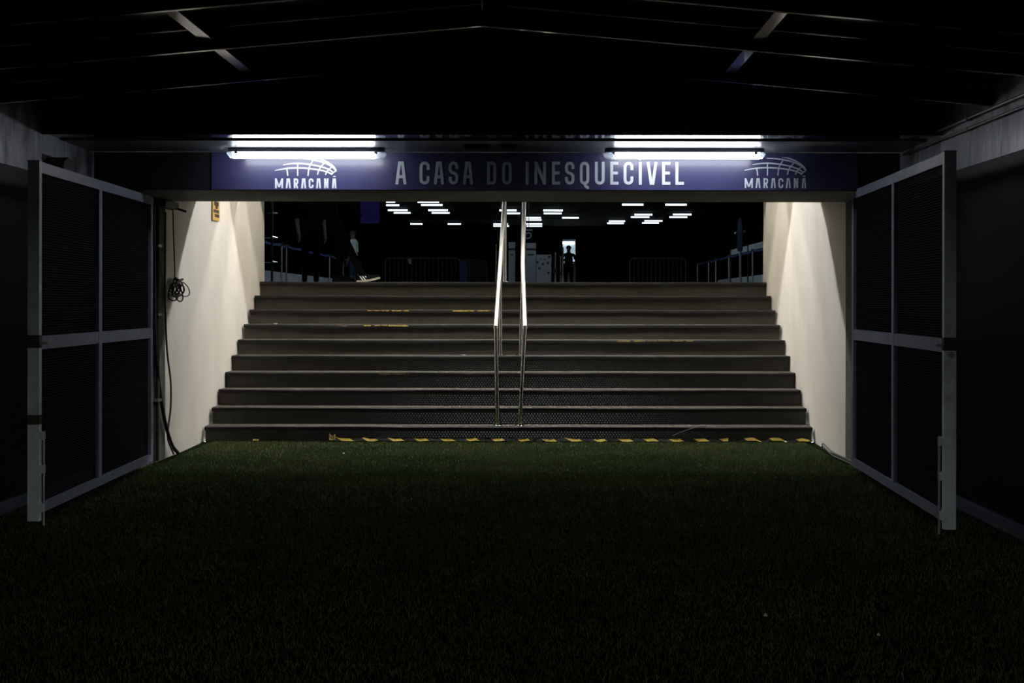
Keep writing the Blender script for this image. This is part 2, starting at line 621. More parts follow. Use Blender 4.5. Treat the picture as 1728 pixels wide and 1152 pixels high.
def studs(k, y, z0, z1, parent):
    """staggered rows of small domed studs standing proud of the riser, one mesh per riser"""
    V, Fc = [], []
    n, rad, dep = 8, .0082, .0034
    z, row, o = z0 + .004, 0, 0
    dx = .030
    while z < z1 - .004:
        x = SXL + .02 + (dx / 2 if row % 2 else 0)
        while x < SXR - .02:
            for r_, d_ in ((1.0, 0.0), (.86, 1.0)):
                for q in range(n):
                    an = 2 * PI * q / n
                    V.append((x + rad * r_ * math.cos(an), y - dep * d_ + d_ * .080 * rad * r_ * math.sin(an), z + rad * r_ * math.sin(an)))
            V.append((x, y - dep, z))
            for q in range(n):
                q2 = (q + 1) % n
                Fc.append((o + q2, o + q, o + n + q, o + n + q2))
                Fc.append((o + n + q2, o + n + q, o + 2 * n))
            o += 2 * n + 1
            x += dx
        z += .0215
        row += 1
    so = MB().add(V, Fc).build('riser_studding', 'riser_studs', parent)
    so['kind'] = 'stuff'


def nose_y(k):
    return STEP_Y + STEP_T * k


for k in range(10):
    y0, h = nose_y(k), STEP_H0 + STEP_R * k
    y1 = nose_y(k + 1) + .03 if k < 9 else YE + .0
    zb = STEP_H0 + STEP_R * (k - 1) if k > 0 else 0.0
    core = MB().box(SXL + .001, SXR - .001, y0 + .050, (y1 + .05 if k < 9 else YE + .0), max(0, zb - .05), h - .013).build('step', 'step_core', stairs)
    # riser panels of studded sheet with thin joints
    cuts = [SXL + .002, -1.62 + .13 * math.sin(k * 2.1), -0.02 + .1 * math.sin(k * 1.3), 1.42 + .12 * math.cos(k), SXR - .002]
    for a, b in zip(cuts[:-1], cuts[1:]):
        MB().box(a + .0015, b - .0015, y0 + .040, y0 + .051, zb + .0005, h - .036).build('riser_panel', 'riser_sheet', core)
    studs(k, y0 + .0402, zb + .012, h - .040, core)
    # tread sheet
    MB().box(SXL + .002, SXR - .002, y0 + .040, y1 + .01, h - .013, h).build('tread', 'tread_rubber', core)
    # bull nose
    pr = [(y0 + .042, h - .0005)]
    for a in range(0, 91, 15):
        t = math.radians(a)
        pr.append((y0 + .014 - .014 * math.sin(t), h - .014 + .0135 * math.cos(t)))
    pr += [(y0 + .001, h - .036), (y0 + .042, h - .036)]
    # the lip waves a little along its length
    mb = MB()
    n = 40
    vs, fs = [], []
    m = len(pr)
    for i in range(n + 1):
        x = SXL + .003 + (SXR - SXL - .006) * i / n
        dz = 0.0025 * math.sin(x * 2.3 + k * 1.7) + 0.0015 * math.sin(x * 6.1 + k)
        for q in pr:
            vs.append((x, q[0] + dz, q[1] + (dz if q[0] < y0 + .02 else 0)))
    for i in range(n):
        for j in range(m):
            j2 = (j + 1) % m
            fs.append((i * m + j, (i + 1) * m + j, (i + 1) * m + j2, i * m + j2))
    fs.append(tuple(range(m)))
    fs.append(tuple(n * m + j for j in range(m - 1, -1, -1)))
    mb.add(vs, fs)
    mb.build('nosing', 'nosing_rubber', core, True)

# ------------------------------------------------------------------ hall beyond
HC = EYE + 3.40
HX0, HX1, HYB = -9.5, 9.0, 57.5
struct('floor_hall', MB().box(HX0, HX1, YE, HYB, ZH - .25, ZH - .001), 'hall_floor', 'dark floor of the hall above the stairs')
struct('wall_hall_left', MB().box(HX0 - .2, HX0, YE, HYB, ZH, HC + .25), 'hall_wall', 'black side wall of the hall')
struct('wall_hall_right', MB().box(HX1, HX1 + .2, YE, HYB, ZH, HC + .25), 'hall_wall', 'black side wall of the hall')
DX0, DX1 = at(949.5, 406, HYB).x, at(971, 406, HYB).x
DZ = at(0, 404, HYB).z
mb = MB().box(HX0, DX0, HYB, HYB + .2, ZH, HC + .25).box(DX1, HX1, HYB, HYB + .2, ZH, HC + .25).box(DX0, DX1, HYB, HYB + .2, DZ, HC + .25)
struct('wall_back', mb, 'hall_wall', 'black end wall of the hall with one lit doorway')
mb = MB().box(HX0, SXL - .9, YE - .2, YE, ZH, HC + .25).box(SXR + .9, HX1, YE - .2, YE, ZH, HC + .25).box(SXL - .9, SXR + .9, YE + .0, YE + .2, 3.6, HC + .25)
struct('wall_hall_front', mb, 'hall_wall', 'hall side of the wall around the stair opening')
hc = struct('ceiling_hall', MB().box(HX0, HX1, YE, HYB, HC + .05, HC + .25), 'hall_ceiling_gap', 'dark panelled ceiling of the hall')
pan = MB().box(-.98, .98, -1.93, 1.93, 0, .04, .01).mesh('ceiling_panel', 'hall_ceiling')
for i in range(9):
    for j in range(10):
        o = bpy.data.objects.new('ceiling_panel', pan)
        COL.objects.link(o)
        o.parent = hc
        o.location = (HX0 + 1.2 + 2.02 * i, 19.0 + 3.95 * j, HC)

# small lit room behind the far doorway
struct('wall_door_room', MB().box(DX0 - .6, DX1 + .6, HYB + 1.6, HYB + 1.7, ZH, DZ + .4).box(DX0 - .7, DX0 - .6, HYB + .2, HYB + 1.7, ZH, DZ + .4)
       .box(DX1 + .6, DX1 + .7, HYB + .2, HYB + 1.7, ZH, DZ + .4).box(DX0 - .7, DX1 + .7, HYB + .2, HYB + 1.7, DZ + .4, DZ + .5), 'plinth_white',
       'pale walls of the small lit room behind the far doorway')
struct('trim_6', MB().box(DX0 - .59, DX1 + .59, HYB + 1.56, HYB + 1.599, ZH, at(0, 444, HYB + 1.6).z), 'hall_wall', 'dark panel added to darken the lower back wall of the small lit room')  # unlit lower part of the room, put in as a near-black panel
t = thing('door_room_lamp', ((DX0 + DX1) / 2, HYB + 1.45, DZ - .05), 'bright white tube lamp in the far doorway behind the standing figure', 'lamp')
xm = (DX0 + DX1) / 2
MB().box(xm - .30, xm + .30, HYB + 1.42, HYB + 1.59, DZ - .02, DZ + .04, .01).build('lamp_body', 'lamp_body', t)
MB().box(xm - .28, xm + .28, HYB + 1.40, HYB + 1.50, DZ - .13, DZ - .02, .02).build('diffuser', 'tube_door', t)

# low white walls at both sides of the hall
for side, xx, ya, yb in (('left', -5.62, 17.5, 42.0), ('right', 5.28, 17.5, 36.5)):
    pl = struct('wall_low_' + side, MB().box(xx - .06, xx + .06, ya, yb, ZH, ZH + .38), 'plinth_white', 'low white panel wall behind the blue belts')
    y = ya
    s = 1 if side == 'left' else -1
    while y < yb - .2:
        y2 = min(y + 1.22, yb)
        MB().box(xx + s * .06 - .0 if s > 0 else xx - .085, xx + .085 if s > 0 else xx - .06, y + .012, y2 - .012, ZH + .02, ZH + .40).build('panel', 'plinth_white', pl)
        y = y2

# ------------------------------------------------------------------ sign with lettering
SY = YP - .012
z0s, z1s = ZS + .004, ZL - .004
sx0, sx1 = (357 - VX) / F * SY, (1447 - VX) / F * SY
sign = thing('stadium_sign', ((sx0 + sx1) / 2, SY, ZS), 'long navy blue sign board with white lettering over the stairs', 'sign')
MB().box(sx0, sx1, SY - .012, SY - .001, z0s, z1s, .002).build('sign_panel', 'sign_vinyl', sign)
SF = SY - .0155      # front of the print
SPX = SF / F


def s2(x, y):
    return ((x - VX) * SPX, EYE + (VY - y) * SPX)


def arc(cx, cy, r, a0, a1, n=8, ry=None):
    ry = ry or r
    return [(cx + r * math.cos(math.radians(a0 + (a1 - a0) * i / n)), cy + ry * math.sin(math.radians(a0 + (a1 - a0) * i / n))) for i in range(n + 1)]


def glyph(ch, w, h, s):
    """centre-line strokes of a condensed letter in a box w x h (y up); s = stroke"""
    a, b = s / 2, w - s / 2
    lo, hi = s / 2, h - s / 2
    r = (b - a) / 2
    c = w / 2
    if ch == 'A':
        return [[(a * .9, 0), (c - s * .42, h - .01)], [(w - a * .9, 0), (c + s * .42, h - .01)], [(c - s * .9, hi), (c + s * .9, hi)], [(w * .22, h * .335), (w * .78, h * .335)]]
    if ch == 'V_':   # A without a crossbar
        return [[(a * .9, 0), (c - s * .42, h - .01)], [(w - a * .9, 0), (c + s * .42, h - .01)], [(c - s * .9, hi), (c + s * .9, hi)]]
    if ch == 'C':
        return [[(b, h * .64)] + arc(c, hi - r, r, 0, 180) + arc(c, lo + r, r, 180, 360) + [(b, h * .36)]]
    if ch == 'S':
        return [[(b, h * .68)] + arc(c, hi - r, r, 0, 180) + [(a, h * .62), (a + .12 * w, h * .545), (b - .12 * w, h * .455), (b, h * .38)] + arc(c, lo + r, r, 0, -180) + [(a, h * .33)]]
    if ch == 'D':
        return [[(a, lo), (a, hi)], [(a - s / 2, hi), (b - r * .8, hi)] + arc(b - r * .8, hi - r * .8, r * .8, 90, 0, 5) + arc(b - r * .8, lo + r * .8, r * .8, 0, -90, 5) + [(a - s / 2, lo)]]
    if ch in 'OQ':
        g = [arc(c, hi - r, r, 0, 180) + arc(c, lo + r, r, 180, 360) + [(b, hi - r)]]
        if ch == 'Q':
            g.append([(c + .02 * w, lo + .04 * h), (c + .1 * w, -h * .06), (b - .02 * w, -h * .13), (b + .12 * w, -h * .12)])
        return g
    if ch == 'I':
        return [[(c, 0), (c, h)]]
    if ch == 'N':
        return [[(a, 0), (a, h)], [(b, 0), (b, h)], [(a, h - s * .2), (b, s * .2)]]
    if ch == 'M':
        return [[(a, 0), (a, h)], [(b, 0), (b, h)], [(a, h - s * .3), (c, h * .12)], [(b, h - s * .3), (c, h * .12)]]
    if ch == 'E':
        return [[(a, 0), (a, h)], [(0, hi), (w, hi)], [(0, lo), (w, lo)], [(0, h * .51), (w * .93, h * .51)]]
    if ch == 'U':
        return [[(a, h)] + arc(c, lo + r, r, 180, 360) + [(b, h)]]
    if ch == 'V':
        return [[(a * .9, h), (c - s * .25, 0)], [(w - a * .9, h), (c + s * .25, 0)]]
    if ch == 'L':
        return [[(a, 0), (a, h)], [(0, lo), (w, lo)]]
    if ch == 'R':
        rr = h * .20
        return [[(a, 0), (a, h)], [(0, hi), (b - r, hi)] + arc(b - r, hi - r, r, 90, 0, 4) + arc(b - r, h * .47 + r, r, 0, -90, 4) + [(0, h * .47)], [(c - .02 * w, h * .47), (b + .01 * w, 0)]]
    return []


def letter(ch, x0, x1, ytop, ybot, stroke, name='letter'):
    mb = MB()
    wpx, hpx = x1 - x0, ybot - ytop
    for i_, st_ in enumerate(glyph(ch, wpx, hpx, stroke)):
        pts = [s2(x0 + p[0], ybot - p[1]) for p in st_]
        q = [pts[0]]
        for p in pts[1:]:
            if (Vector(p) - Vector(q[-1])).length > 1e-5:
                q.append(p)
        mb.ribbon(q, stroke * SPX, SF - .0006 * i_, .003)
    return mb


TXT = [('A', 667, 685.6), ('C', 707.7, 724.6), ('A', 732, 749), ('S', 757, 773), ('A', 781, 798), ('D', 821.5, 837), ('O', 847, 863),
       ('I', 886.5, 891.5), ('N', 901.5, 921), ('E', 931, 945), ('S', 953, 969), ('Q', 978, 994), ('U', 1003.5, 1020), ('E', 1029.5, 1043.5),
       ('C', 1052, 1068.5), ('I', 1077.5, 1083), ('V', 1091, 1109), ('E', 1117, 1131), ('L', 1139.5, 1154)]
for i, (ch, a, b) in enumerate(TXT):
    mb = letter(ch, a, b, 272.7, 311.3, 4.9)
    if i == 15:
        mb.ribbon([s2(1078.5, 269.8), s2(1084, 262.5)], 4.0 * SPX, SF, .003)
    mb.build('letter', 'sign_white', sign)

# emblem: three sweeping roof arcs with ribs, name beneath (drawn once in picture units, placed twice)
ARCS = [[(185, 540), (300, 515), (420, 497), (530, 489), (640, 487), (760, 491), (860, 500), (960, 511), (1060, 527), (1140, 543), (1210, 565), (1290, 603)],
        [(345, 430), (450, 411), (540, 403), (640, 400), (760, 406), (870, 420), (970, 437), (1060, 456), (1150, 482), (1230, 512), (1310, 562)],
        [(610, 305), (740, 309), (830, 316), (920, 328), (1060, 357), (1170, 391), (1290, 452), (1340, 494), (1382, 545)],
        [(915, 284), (990, 292), (1060, 309), (1170, 350), (1290, 424), (1340, 476), (1382, 543)]]
RIBS = [[(415, 500), (432, 560), (440, 640)], [(632, 402), (632, 640)], [(935, 340), (890, 405), (858, 475), (840, 560), (833, 640)],
        [(1155, 392), (1100, 445), (1052, 510), (1030, 565), (1018, 622)], [(1312, 460), (1250, 505), (1200, 558), (1172, 622)], [(1382, 545), (1330, 572), (1285, 622)]]
NAME = [('M', 190, 348), ('V_', 400, 497), ('R', 555, 645), ('V_', 700, 795), ('C', 845, 940), ('V_', 990, 1085), ('N', 1145, 1230), ('V_', 1300, 1385)]


def emblem(ox, oy, bold):
    k = 1 / 11.52

    def q(p):
        return s2(ox + p[0] * k, oy + p[1] * k)
    mb = MB()
    for i_, A in enumerate(ARCS):
        n = len(A)
        ws = [(0.9 + 1.5 * min(1, i / 2.0)) * bold * SPX for i in range(n)]
        mb.ribbon([q(p) for p in A], ws, SF - .0004 * i_, .003)
    for i_, R_ in enumerate(RIBS):
        mb.ribbon([q(p) for p in R_], 1.9 * bold * SPX, SF - .0020 - .0003 * i_, .003)
    mb.build('emblem', 'sign_white', sign)
    for ch, a, b in NAME:
        letter(ch, ox + a * k, ox + b * k, oy + 690 * k, oy + 885 * k, 2.6 * bold).build('letter', 'sign_white', sign)
    mb = MB()
    mb.ribbon([q((1318, 655)), q((1345, 648)), q((1372, 657))], 1.6 * bold * SPX, SF, .003)
    mb.build('letter', 'sign_white', sign)


emblem(1240, 240, 1.0)
emblem(447.2, 241.5, 1.12)

# ------------------------------------------------------------------ front tube lamps (weatherproof battens)


def batten(x0, x1, lit0, lit1, label):
    y = 10.06
    a, b = (x0 - VX) / F * y, (x1 - VX) / F * y
    la, lb = (lit0 - VX) / F * y, (lit1 - VX) / F * y
    t = thing('batten_lamp', ((a + b) / 2, y, ZL), label, 'lamp', 'tube lamps over the sign')
    MB().box(a + .01, b - .01, y - .045, y + .045, ZL - .034, ZL - .001, .008).build('lamp_body', 'lamp_body', t, True)
    z0, z1 = ZL - .082, ZL - .035

    def lens(p0, p1, m, nm, e0, e1):
        mb = MB()
        n = 7
        secs = []
        prof = [(-.045, z1)] + [(-.045 * math.cos(math.radians(180 * i / n)) * 1.0, z0 + .022 - .022 * math.sin(math.radians(180 * i / n))) for i in range(n + 1)] + [(.045, z1)]
        xs = [p0 + (0.022 if e0 else 0), p1 - (0.022 if e1 else 0)]
        if e0:
            xs = [p0] + xs
        if e1:
            xs = xs + [p1]
        vs, fs = [], []
        mm = len(prof)
        for i, x in enumerate(xs):
            shrink = (e0 and i == 0) or (e1 and i == len(xs) - 1)
            for (dy, z) in prof:
                if shrink:
                    dy, z = dy * .7, z1 + (z - z1) * .45
                vs.append((x, y + dy, z))
        for i in range(len(xs) - 1):
            for j in range(mm - 1):
                fs.append((i * mm + j, i * mm + j + 1, (i + 1) * mm + j + 1, (i + 1) * mm + j))
            fs.append((i * mm + mm - 1, i * mm, (i + 1) * mm, (i + 1) * mm + mm - 1))
        fs.append(tuple(range(mm - 1, -1, -1)))
        fs.append(tuple((len(xs) - 1) * mm + j for j in range(mm)))
        mb.add(vs, fs)
        return mb.build(nm, m, t, True)
    lens(la, lb, 'tube_cool', 'diffuser', False, False)
    lens(a, la, 'lamp_clear', 'end_cap', True, False)
    lens(lb, b, 'lamp_clear', 'end_cap', False, True)
    for q in (.06, .94):
        x = a + (b - a) * q
        MB().box(x - .012, x + .012, y - .052, y - .044, ZL - .05, ZL - .02, .002).build('clip', 'dull_steel', t)


batten(384, 651, 394, 632, 'bright white tube lamp above the emblem, left of the two over the sign')
batten(1018, 1290, 1038, 1281, 'bright white tube lamp above the slogan end, right of the two over the sign')

# flat black boxes with a short wire in the middle of the ledge
for a, b, lab in ((783, 826, 'flat black box under the ledge, left of the hanging wire'), (846, 872, 'small flat black box under the ledge, right of the hanging wire')):
    y = 9.86
    x0, x1 = (a - VX) / F * y, (b - VX) / F * y
    t = thing('junction_box', ((x0 + x1) / 2, y, ZL), lab, 'box', 'flat black boxes under the ledge')
    MB().box(x0, x1, y - .06, y + .06, ZL - .035, ZL - .001, .006).build('box_body', 'black_plastic', t)
    MB().box(x0 - .01, x1 + .01, y - .066, y + .066, ZL - .006, ZL - .0005, .002).build('lid', 'black_plastic', t)
p = at(843, 250, 9.88)
tag(MB().tube([(p.x, 9.88, ZL), (p.x + .004, 9.88, ZL - .03), (p.x - .004, 9.885, ZL - .06), (p.x + .002, 9.88, ZL - .10)], .0025, 6).build('hanging_wire', 'cable_grey'),
    'thin wire end hanging from the ledge between the black boxes', 'wire')
p = at(1306, 250, 10.15)
tag(MB().tube([(p.x + .01, 10.15, ZL), (p.x + .012, 10.15, ZL - .02), (p.x, 10.15, ZL - .05), (p.x - .012, 10.15, ZL - .085)], .002, 6).build('hanging_wire', 'cable_grey'),
    'thin wire end hanging beside the right tube lamp', 'wire')

# ------------------------------------------------------------------ mesh gates


def gate(near, far, mid_y, top, label, side):
    n, f = Vector((near[0], near[1], 0)), Vector((far[0], far[1], 0))
    L = (n - f).length
    d = (n - f).normalized()
    t = thing('mesh_gate', (f.x, f.y, 0), label, 'gate', 'mesh gates folded back against the tunnel walls')
    inn = Vector((1, 0, 0)) if side == 'left' else Vector((-1, 0, 0))

    def P(s, z, o=0.0):
        q = f + d * s
        return Vector((q.x, q.y, z)) + inn * o
    zb = 0.075
    # near post, thick
    MB().bar(P(L, .035), P(L, top), .072, .045, up=d).build('gate_post', 'post_grey', t)
    MB().bar(P(L, top), P(L, top + .004), .080, .052, up=d).build('post_cap', 'gate_paint', t)
    # far stile and mid stile
    sm = (Vector((0, mid_y, 0)).y - f.y) / d.y
    MB().bar(P(.03, zb), P(.03, top - .07), .05, .06, up=d).build('stile', 'gate_paint', t)
    MB().bar(P(sm, zb + .06), P(sm, top - .07), .05, .07, up=d).build('stile', 'gate_paint', t)
    MB().bar(P(0, top - .035), P(L - .04, top - .035), .055, .07).build('rail', 'gate_paint', t)
    MB().bar(P(.06, 1.15), P(sm - .036, 1.15), .045, .085).build('rail', 'gate_paint', t)
    MB().bar(P(sm + .036, 1.15), P(L - .04, 1.15), .045, .085).build('rail', 'gate_paint', t)
    MB().bar(P(0, zb + .03), P(L - .04, zb + .03), .055, .06).build('rail', 'gate_paint', t)
    # wire mesh infill
    for s0, s1 in ((.06, sm - .036), (sm + .036, L - .04)):
        for za, zc in ((zb + .06, 1.107), (1.193, top - .07)):
            mb = MB()
            stp = .0165
            k = s0 + stp
            while k < s1:
                mb.bar(P(k, za), P(k, zc), .003, .004, up=d)
                k += stp
            z = za + stp
            while z < zc:
                mb.bar(P(s0, z, .004), P(s1, z, .004), .003, .004)
                z += stp
            mb.build('wire_mesh', 'gate_wire', t)['kind'] = 'stuff'
    # latch, rust and drop bolt on the near post
    lt = MB().bar(P(L - .07, 1.15, .05), P(L + .075, 1.15, .05), .016, .016).build('latch_bar', 'rust', t)
    MB().bar(P(L, 1.12), P(L, 1.20), .076, .049, up=d).build('rust_band', 'rust', t)
    if side == 'right':
        MB().tube([P(L + .02, 1.095, .0) - d * 0, P(L + .055, 1.095, .0)], .018, 10).build('latch_knob', 'steel', t, True)
    else:
        MB().bar(P(L, .64), P(L, .70), .075, .048, up=d).build('rust_band', 'rust', t)
    db = MB().tube([P(L + .01, .005, .062), P(L + .01, .60, .062)], .009, 8).build('drop_bolt', 'dull_steel', t, True)
    for z in (.12, .36, .57):
        MB().bar(P(L + .01, z - .025, .05), P(L + .01, z + .025, .05), .03, .05, up=d).build('bolt_guide', 'post_grey', db)
    for z in (.35, 1.2, 2.0):
        MB().tube([P(-.02, z - .06), P(-.02, z + .06)], .016, 8).build('hinge', 'gate_paint', t, True)


gate((-3.150, 8.00), (-3.245, 10.70), 9.27, 2.292, 'grey-blue mesh gate folded open along the left tunnel wall', 'left')
gate((2.512, 7.75), (2.625, 10.50), 9.09, 2.330, 'grey-blue mesh gate folded open along the right tunnel wall', 'right')

# black bracket behind the top of the left gate
t = thing('wall_bracket', (-3.55, 9.35, 2.36), 'small black bracket box on the wall above the left gate', 'bracket')
MB().prism([(9.25, 2.34), (9.55, 2.34), (9.50, 2.44), (9.36, 2.47), (9.28, 2.43)], 'X', -3.575, -3.44).build('bracket_body', 'black_plastic', t)
MB().box(-3.579, -3.572, 9.22, 9.58, 2.335, 2.48, .002).build('back_plate', 'black_plastic', t)
# conduits along the top of the right wall
for dz, dx, r, lab in ((0, -.03, .011, 'upper thin conduit running along the top of the right wall'), (-.07, -.03, .009, 'lower thin conduit running along the top of the right wall')):
    t = thing('conduit', (XR + dx, 0, 2.72 + dz), lab, 'conduit', 'conduits on the right wall')
    zz = 2.655 + dz
    MB().tube([(XR + dx, YB + .1, zz), (XR + dx, 10.1, zz)], r, 8).build('pipe', 'dull_steel', t, True)
    for y in np.arange(-4, 10, 1.4):
        MB().box(XR + dx - r - .004, XR - .001, y - .012, y + .012, zz - r - .004, zz + r + .004).build('clip', 'dull_steel', t)

# ------------------------------------------------------------------ handrails


def handrail(xb, xt, x2b, x2t, x3, label):
    """three-post tubular handrail climbing the stairs"""
    y1, y2, y3 = nose_y(0) + .10, nose_y(4) + .09, nose_y(9) + .20
    h1, h2, h3 = STEP_H0, STEP_H0 + 4 * STEP_R, ZH
    t = thing('stair_handrail', (xb, y1, h1), label, 'handrail', 'steel handrails up the middle of the stairs')
    zt1 = EYE - (550 - VY) / F * y1
    zt3 = h3 + 1.02
    zt2 = zt1 + (zt3 - zt1) * (y2 - y1) / (y3 - y1)
    R = .021

    def post(xa, xb_, y, za, zb_, r):
        o = MB().tube([(xa, y, za), (xb_, y, zb_)], r, 14).build('post', 'steel', t, True)
        MB().lathe([(.052, 0), (.052, .006), (.046, .010), (.024, .013)], (xa, y, za + .0005), 18).build('base_flange', 'steel', o, True)
        return o
    post(xb, xt, y1, h1, zt1, R)
    post(x2b, x2t, y2, h2, zt2 - .02, R * .85)
    post(x3, x3, y3, h3, zt3 - .02, R)
    # top bar with rounded elbow at the foot, then level on the landing
    pts = [(xt, y1 + .0, zt1 - .025), (xt, y1 + .004, zt1 - .008), (xt, y1 + .02, zt1 + .008)]
    pts += [(x2t, y2, zt2 + .008), (x3, y3, zt3), (x3, y3 + .12, zt3 + .03), (x3, y3 + .5, zt3 + .03)]
    MB().tube(pts, R + .003, 14).build('top_bar', 'rail_steel', t, True)
    MB().tube([(x3, y3 + .48, zt3 + .02), (x3, y3 + .48, h3)], R, 12).build('post', 'steel', t, True)


handrail(-.390, -.410, -.392, -.398, -.392, 'brushed steel tube handrail, the left one of the pair')
handrail(-.168, -.115, -.178, -.150, -.150, 'brushed steel tube handrail, the right one of the pair')

# ------------------------------------------------------------------ tape, tag, cables, scraps
# hazard tape along the foot of the stairs


def tape_strip(x0, x1, y, zc, hh, m, name, seed, amp=.004, curl=.0):
    r = random.Random(seed)
    n = max(6, int((x1 - x0) / .05))
    vs, fs = [], []
    ph = r.uniform(0, 6)
    for i in range(n + 1):
        x = x0 + (x1 - x0) * i / n
        e = amp * math.sin(i * 1.3 + ph) + amp * r.uniform(-1, 1)
        lo_ = zc - hh / 2 + e
        c = curl * (1 if i in (0, n) else 0)
        vs += [(x, y - .062 + amp * math.sin(i * .9), max(.016, lo_)), (x, y - .034 - abs(e) - c, zc + hh / 2 + e * 1.5 + c)]
    m0 = len(vs)
    vs += [(a, b + .0025, c) for a, b, c in vs]
    for i in range(n):
        a = 2 * i
        fs += [(a, a + 2, a + 3, a + 1), (m0 + a, m0 + a + 1, m0 + a + 3, m0 + a + 2), (a, m0 + a, m0 + a + 2, a + 2), (a + 1, a + 3, m0 + a + 3, m0 + a + 1)]
    fs += [(0, 1, m0 + 1, m0), (2 * n, m0 + 2 * n, m0 + 2 * n + 1, 2 * n + 1)]
    return MB().add(vs, fs).build(name, m)


YT = nose_y(0) + .026
sp = YT / F
tag(tape_strip((565 - VX) * sp, (905 - VX) * sp, YT, .034, .026, 'hazard_tape', 'hazard_tape', 3, curl=.012),
    'yellow and black hazard tape at the stair foot, left length below the handrails', 'tape', 'hazard tape at the stair foot')
tag(tape_strip((906 - VX) * sp, (1228 - VX) * sp, YT, .032, .026, 'hazard_tape', 'hazard_tape', 4),
    'yellow and black hazard tape at the stair foot, middle length right of the handrails', 'tape', 'hazard tape at the stair foot')
tag(tape_strip((1240 - VX) * sp, (1369 - VX) * sp, YT, .030, .022, 'hazard_tape', 'hazard_tape', 5, amp=.007, curl=.012),
    'torn curling hazard tape at the right end of the stair foot', 'tape', 'hazard tape at the stair foot')
tag(tape_strip((429 - VX) * sp, (440 - VX) * sp, YT, .030, .016, 'tape_yellow', 'tape_scrap', 6, curl=.004),
    'small yellow tape scrap at the left stair foot', 'tape')
tag(tape_strip((558 - VX) * sp, (568 - VX) * sp, YT - .02, .055, .05, 'tape_yellow', 'tape_scrap', 8, curl=.008),
    'crumpled yellow tape end where the long hazard tape starts', 'tape')
for a, b, k, m, lab in ((620, 690, 7, 'tape_yellow', 'worn yellow tape on the third nosing from the top, left piece'),
                        (764, 832, 7, 'tape_yellow', 'worn yellow tape on the third nosing from the top, piece beside the handrails'),
                        (553, 585, 6, 'tape_worn', 'rust-brown worn tape patch on the fourth nosing from the top'),
                        (614, 704, 6, 'tape_yellow', 'worn yellow tape on the fourth nosing from the top'),
                        (640, 690, 3, 'tape_worn', 'rust-brown torn tape on the fourth nosing from the bottom'),
                        (1040, 1170, 5, 'tape_yellow', 'thin worn yellow tape line on the sixth nosing from the bottom')):
    yy = nose_y(k)
    q = yy / F
    n = 14
    mb = MB()
    r = random.Random(k + a)
    hz = STEP_H0 + STEP_R * k
    i = 0
    x = (a - VX) * q
    x1 = (b - VX) * q
    thin = .006 if k == 5 else (.012 if m == 'tape_yellow' else .022)
    while x < x1:
        wd = r.uniform(.06, .16)
        xe = min(x + wd, x1)
        if r.random() < .85:
            mb.box(x, xe, yy - .0035, yy + .001, hz - .010 - thin * r.uniform(.5, 1), hz - .006)
        x = xe + r.uniform(.0, .05)
    if mb.v:
        tag(mb.build('worn_tape', m), lab, 'tape', 'worn tape on the nosings')

# yellow tag on the left stair wall
ty0, ty1 = 3.335 * F / (VX - 356.5), 3.335 * F / (VX - 368.2)
tz1, tz0 = at(0, 330, (ty0 + ty1) / 2).z, at(0, 373, (ty0 + ty1) / 2).z
t = thing('wall_tag', (SXL, (ty0 + ty1) / 2, tz0), 'narrow yellow notice with dark print high on the left stair wall', 'notice')
MB().box(SXL + .006, SXL + .014, ty0, ty1, tz0, tz1 + .06).build('tag_sheet', 'yellow_tag', t)
for (py, a, b, hh) in ((344.5, .2, .9, .022), (350, .38, .7, .020), (357.3, .12, .95, .016), (364.5, .3, .95, .016)):
    zc = at(0, py, (ty0 + ty1) / 2).z
    mb = MB()
    x = a
    r = random.Random(int(py))
    while x < b - .03:
        e = min(b, x + r.uniform(.10, .17))
        mb.box(SXL + .0135, SXL + .0155, ty0 + (ty1 - ty0) * x, ty0 + (ty1 - ty0) * e, zc - hh, zc + hh)
        x = e + .03
    mb.build('print_line', 'tag_ink', t)


def curve_pts(ctrl, n=10):
    """Catmull-Rom through the control points"""
    c = [Vector(p) for p in ctrl]
    c = [c[0] * 2 - c[1]] + c + [c[-1] * 2 - c[-2]]
    out = []
    for i in range(1, len(c) - 2):
        for j in range(n):
            t_ = j / n
            p0, p1, p2, p3 = c[i - 1], c[i], c[i + 1], c[i + 2]
            out.append(.5 * ((2 * p1) + (p2 - p0) * t_ + (2 * p0 - 5 * p1 + 4 * p2 - p3) * t_ ** 2 + (3 * p1 - p0 - 3 * p2 + p3) * t_ ** 3))
    out.append(c[-2])
    return out


def wall_pt(x, y, off=.02):
    """point on the left stair wall (X constant) seen at x, y"""
    Y = SXL * F / (x - VX)
    p = at(x, y, Y)
    return Vector((SXL + off, Y, p.z))


t = thing('cable_bundle', tuple(wall_pt(290, 480)), 'tangled black cable bundle hanging on the front edge of the left stair wall', 'cable')
MB().tube(curve_pts([wall_pt(284, 343, .03), wall_pt(288, 360), wall_pt(289, 400), wall_pt(291, 450), wall_pt(291, 474)]), .006, 6).build('drop_cable', 'cable_grey', t, True)
r = random.Random(5)
for i in range(9):
    cx, cy = 287 + r.uniform(-4, 3), 489 + r.uniform(-3, 6)
    rx, ry = r.uniform(4, 9), r.uniform(9, 16)
    tilt = r.uniform(-.6, .3)
    pts = []
    for k in range(15):
        a = 2 * PI * k / 14
        ex, ey = rx * math.cos(a), ry * math.sin(a)
        x, y = cx + ex * math.cos(tilt) - ey * math.sin(tilt), cy + ex * math.sin(tilt) + ey * math.cos(tilt)
        q = wall_pt(max(x, 276), y, .03 + .012 * i * .5 + .01 * math.sin(a * 2 + i))
        pts.append(q)
    MB().tube(pts, .007, 6).build('cable_loop', 'cable_black', t, True)
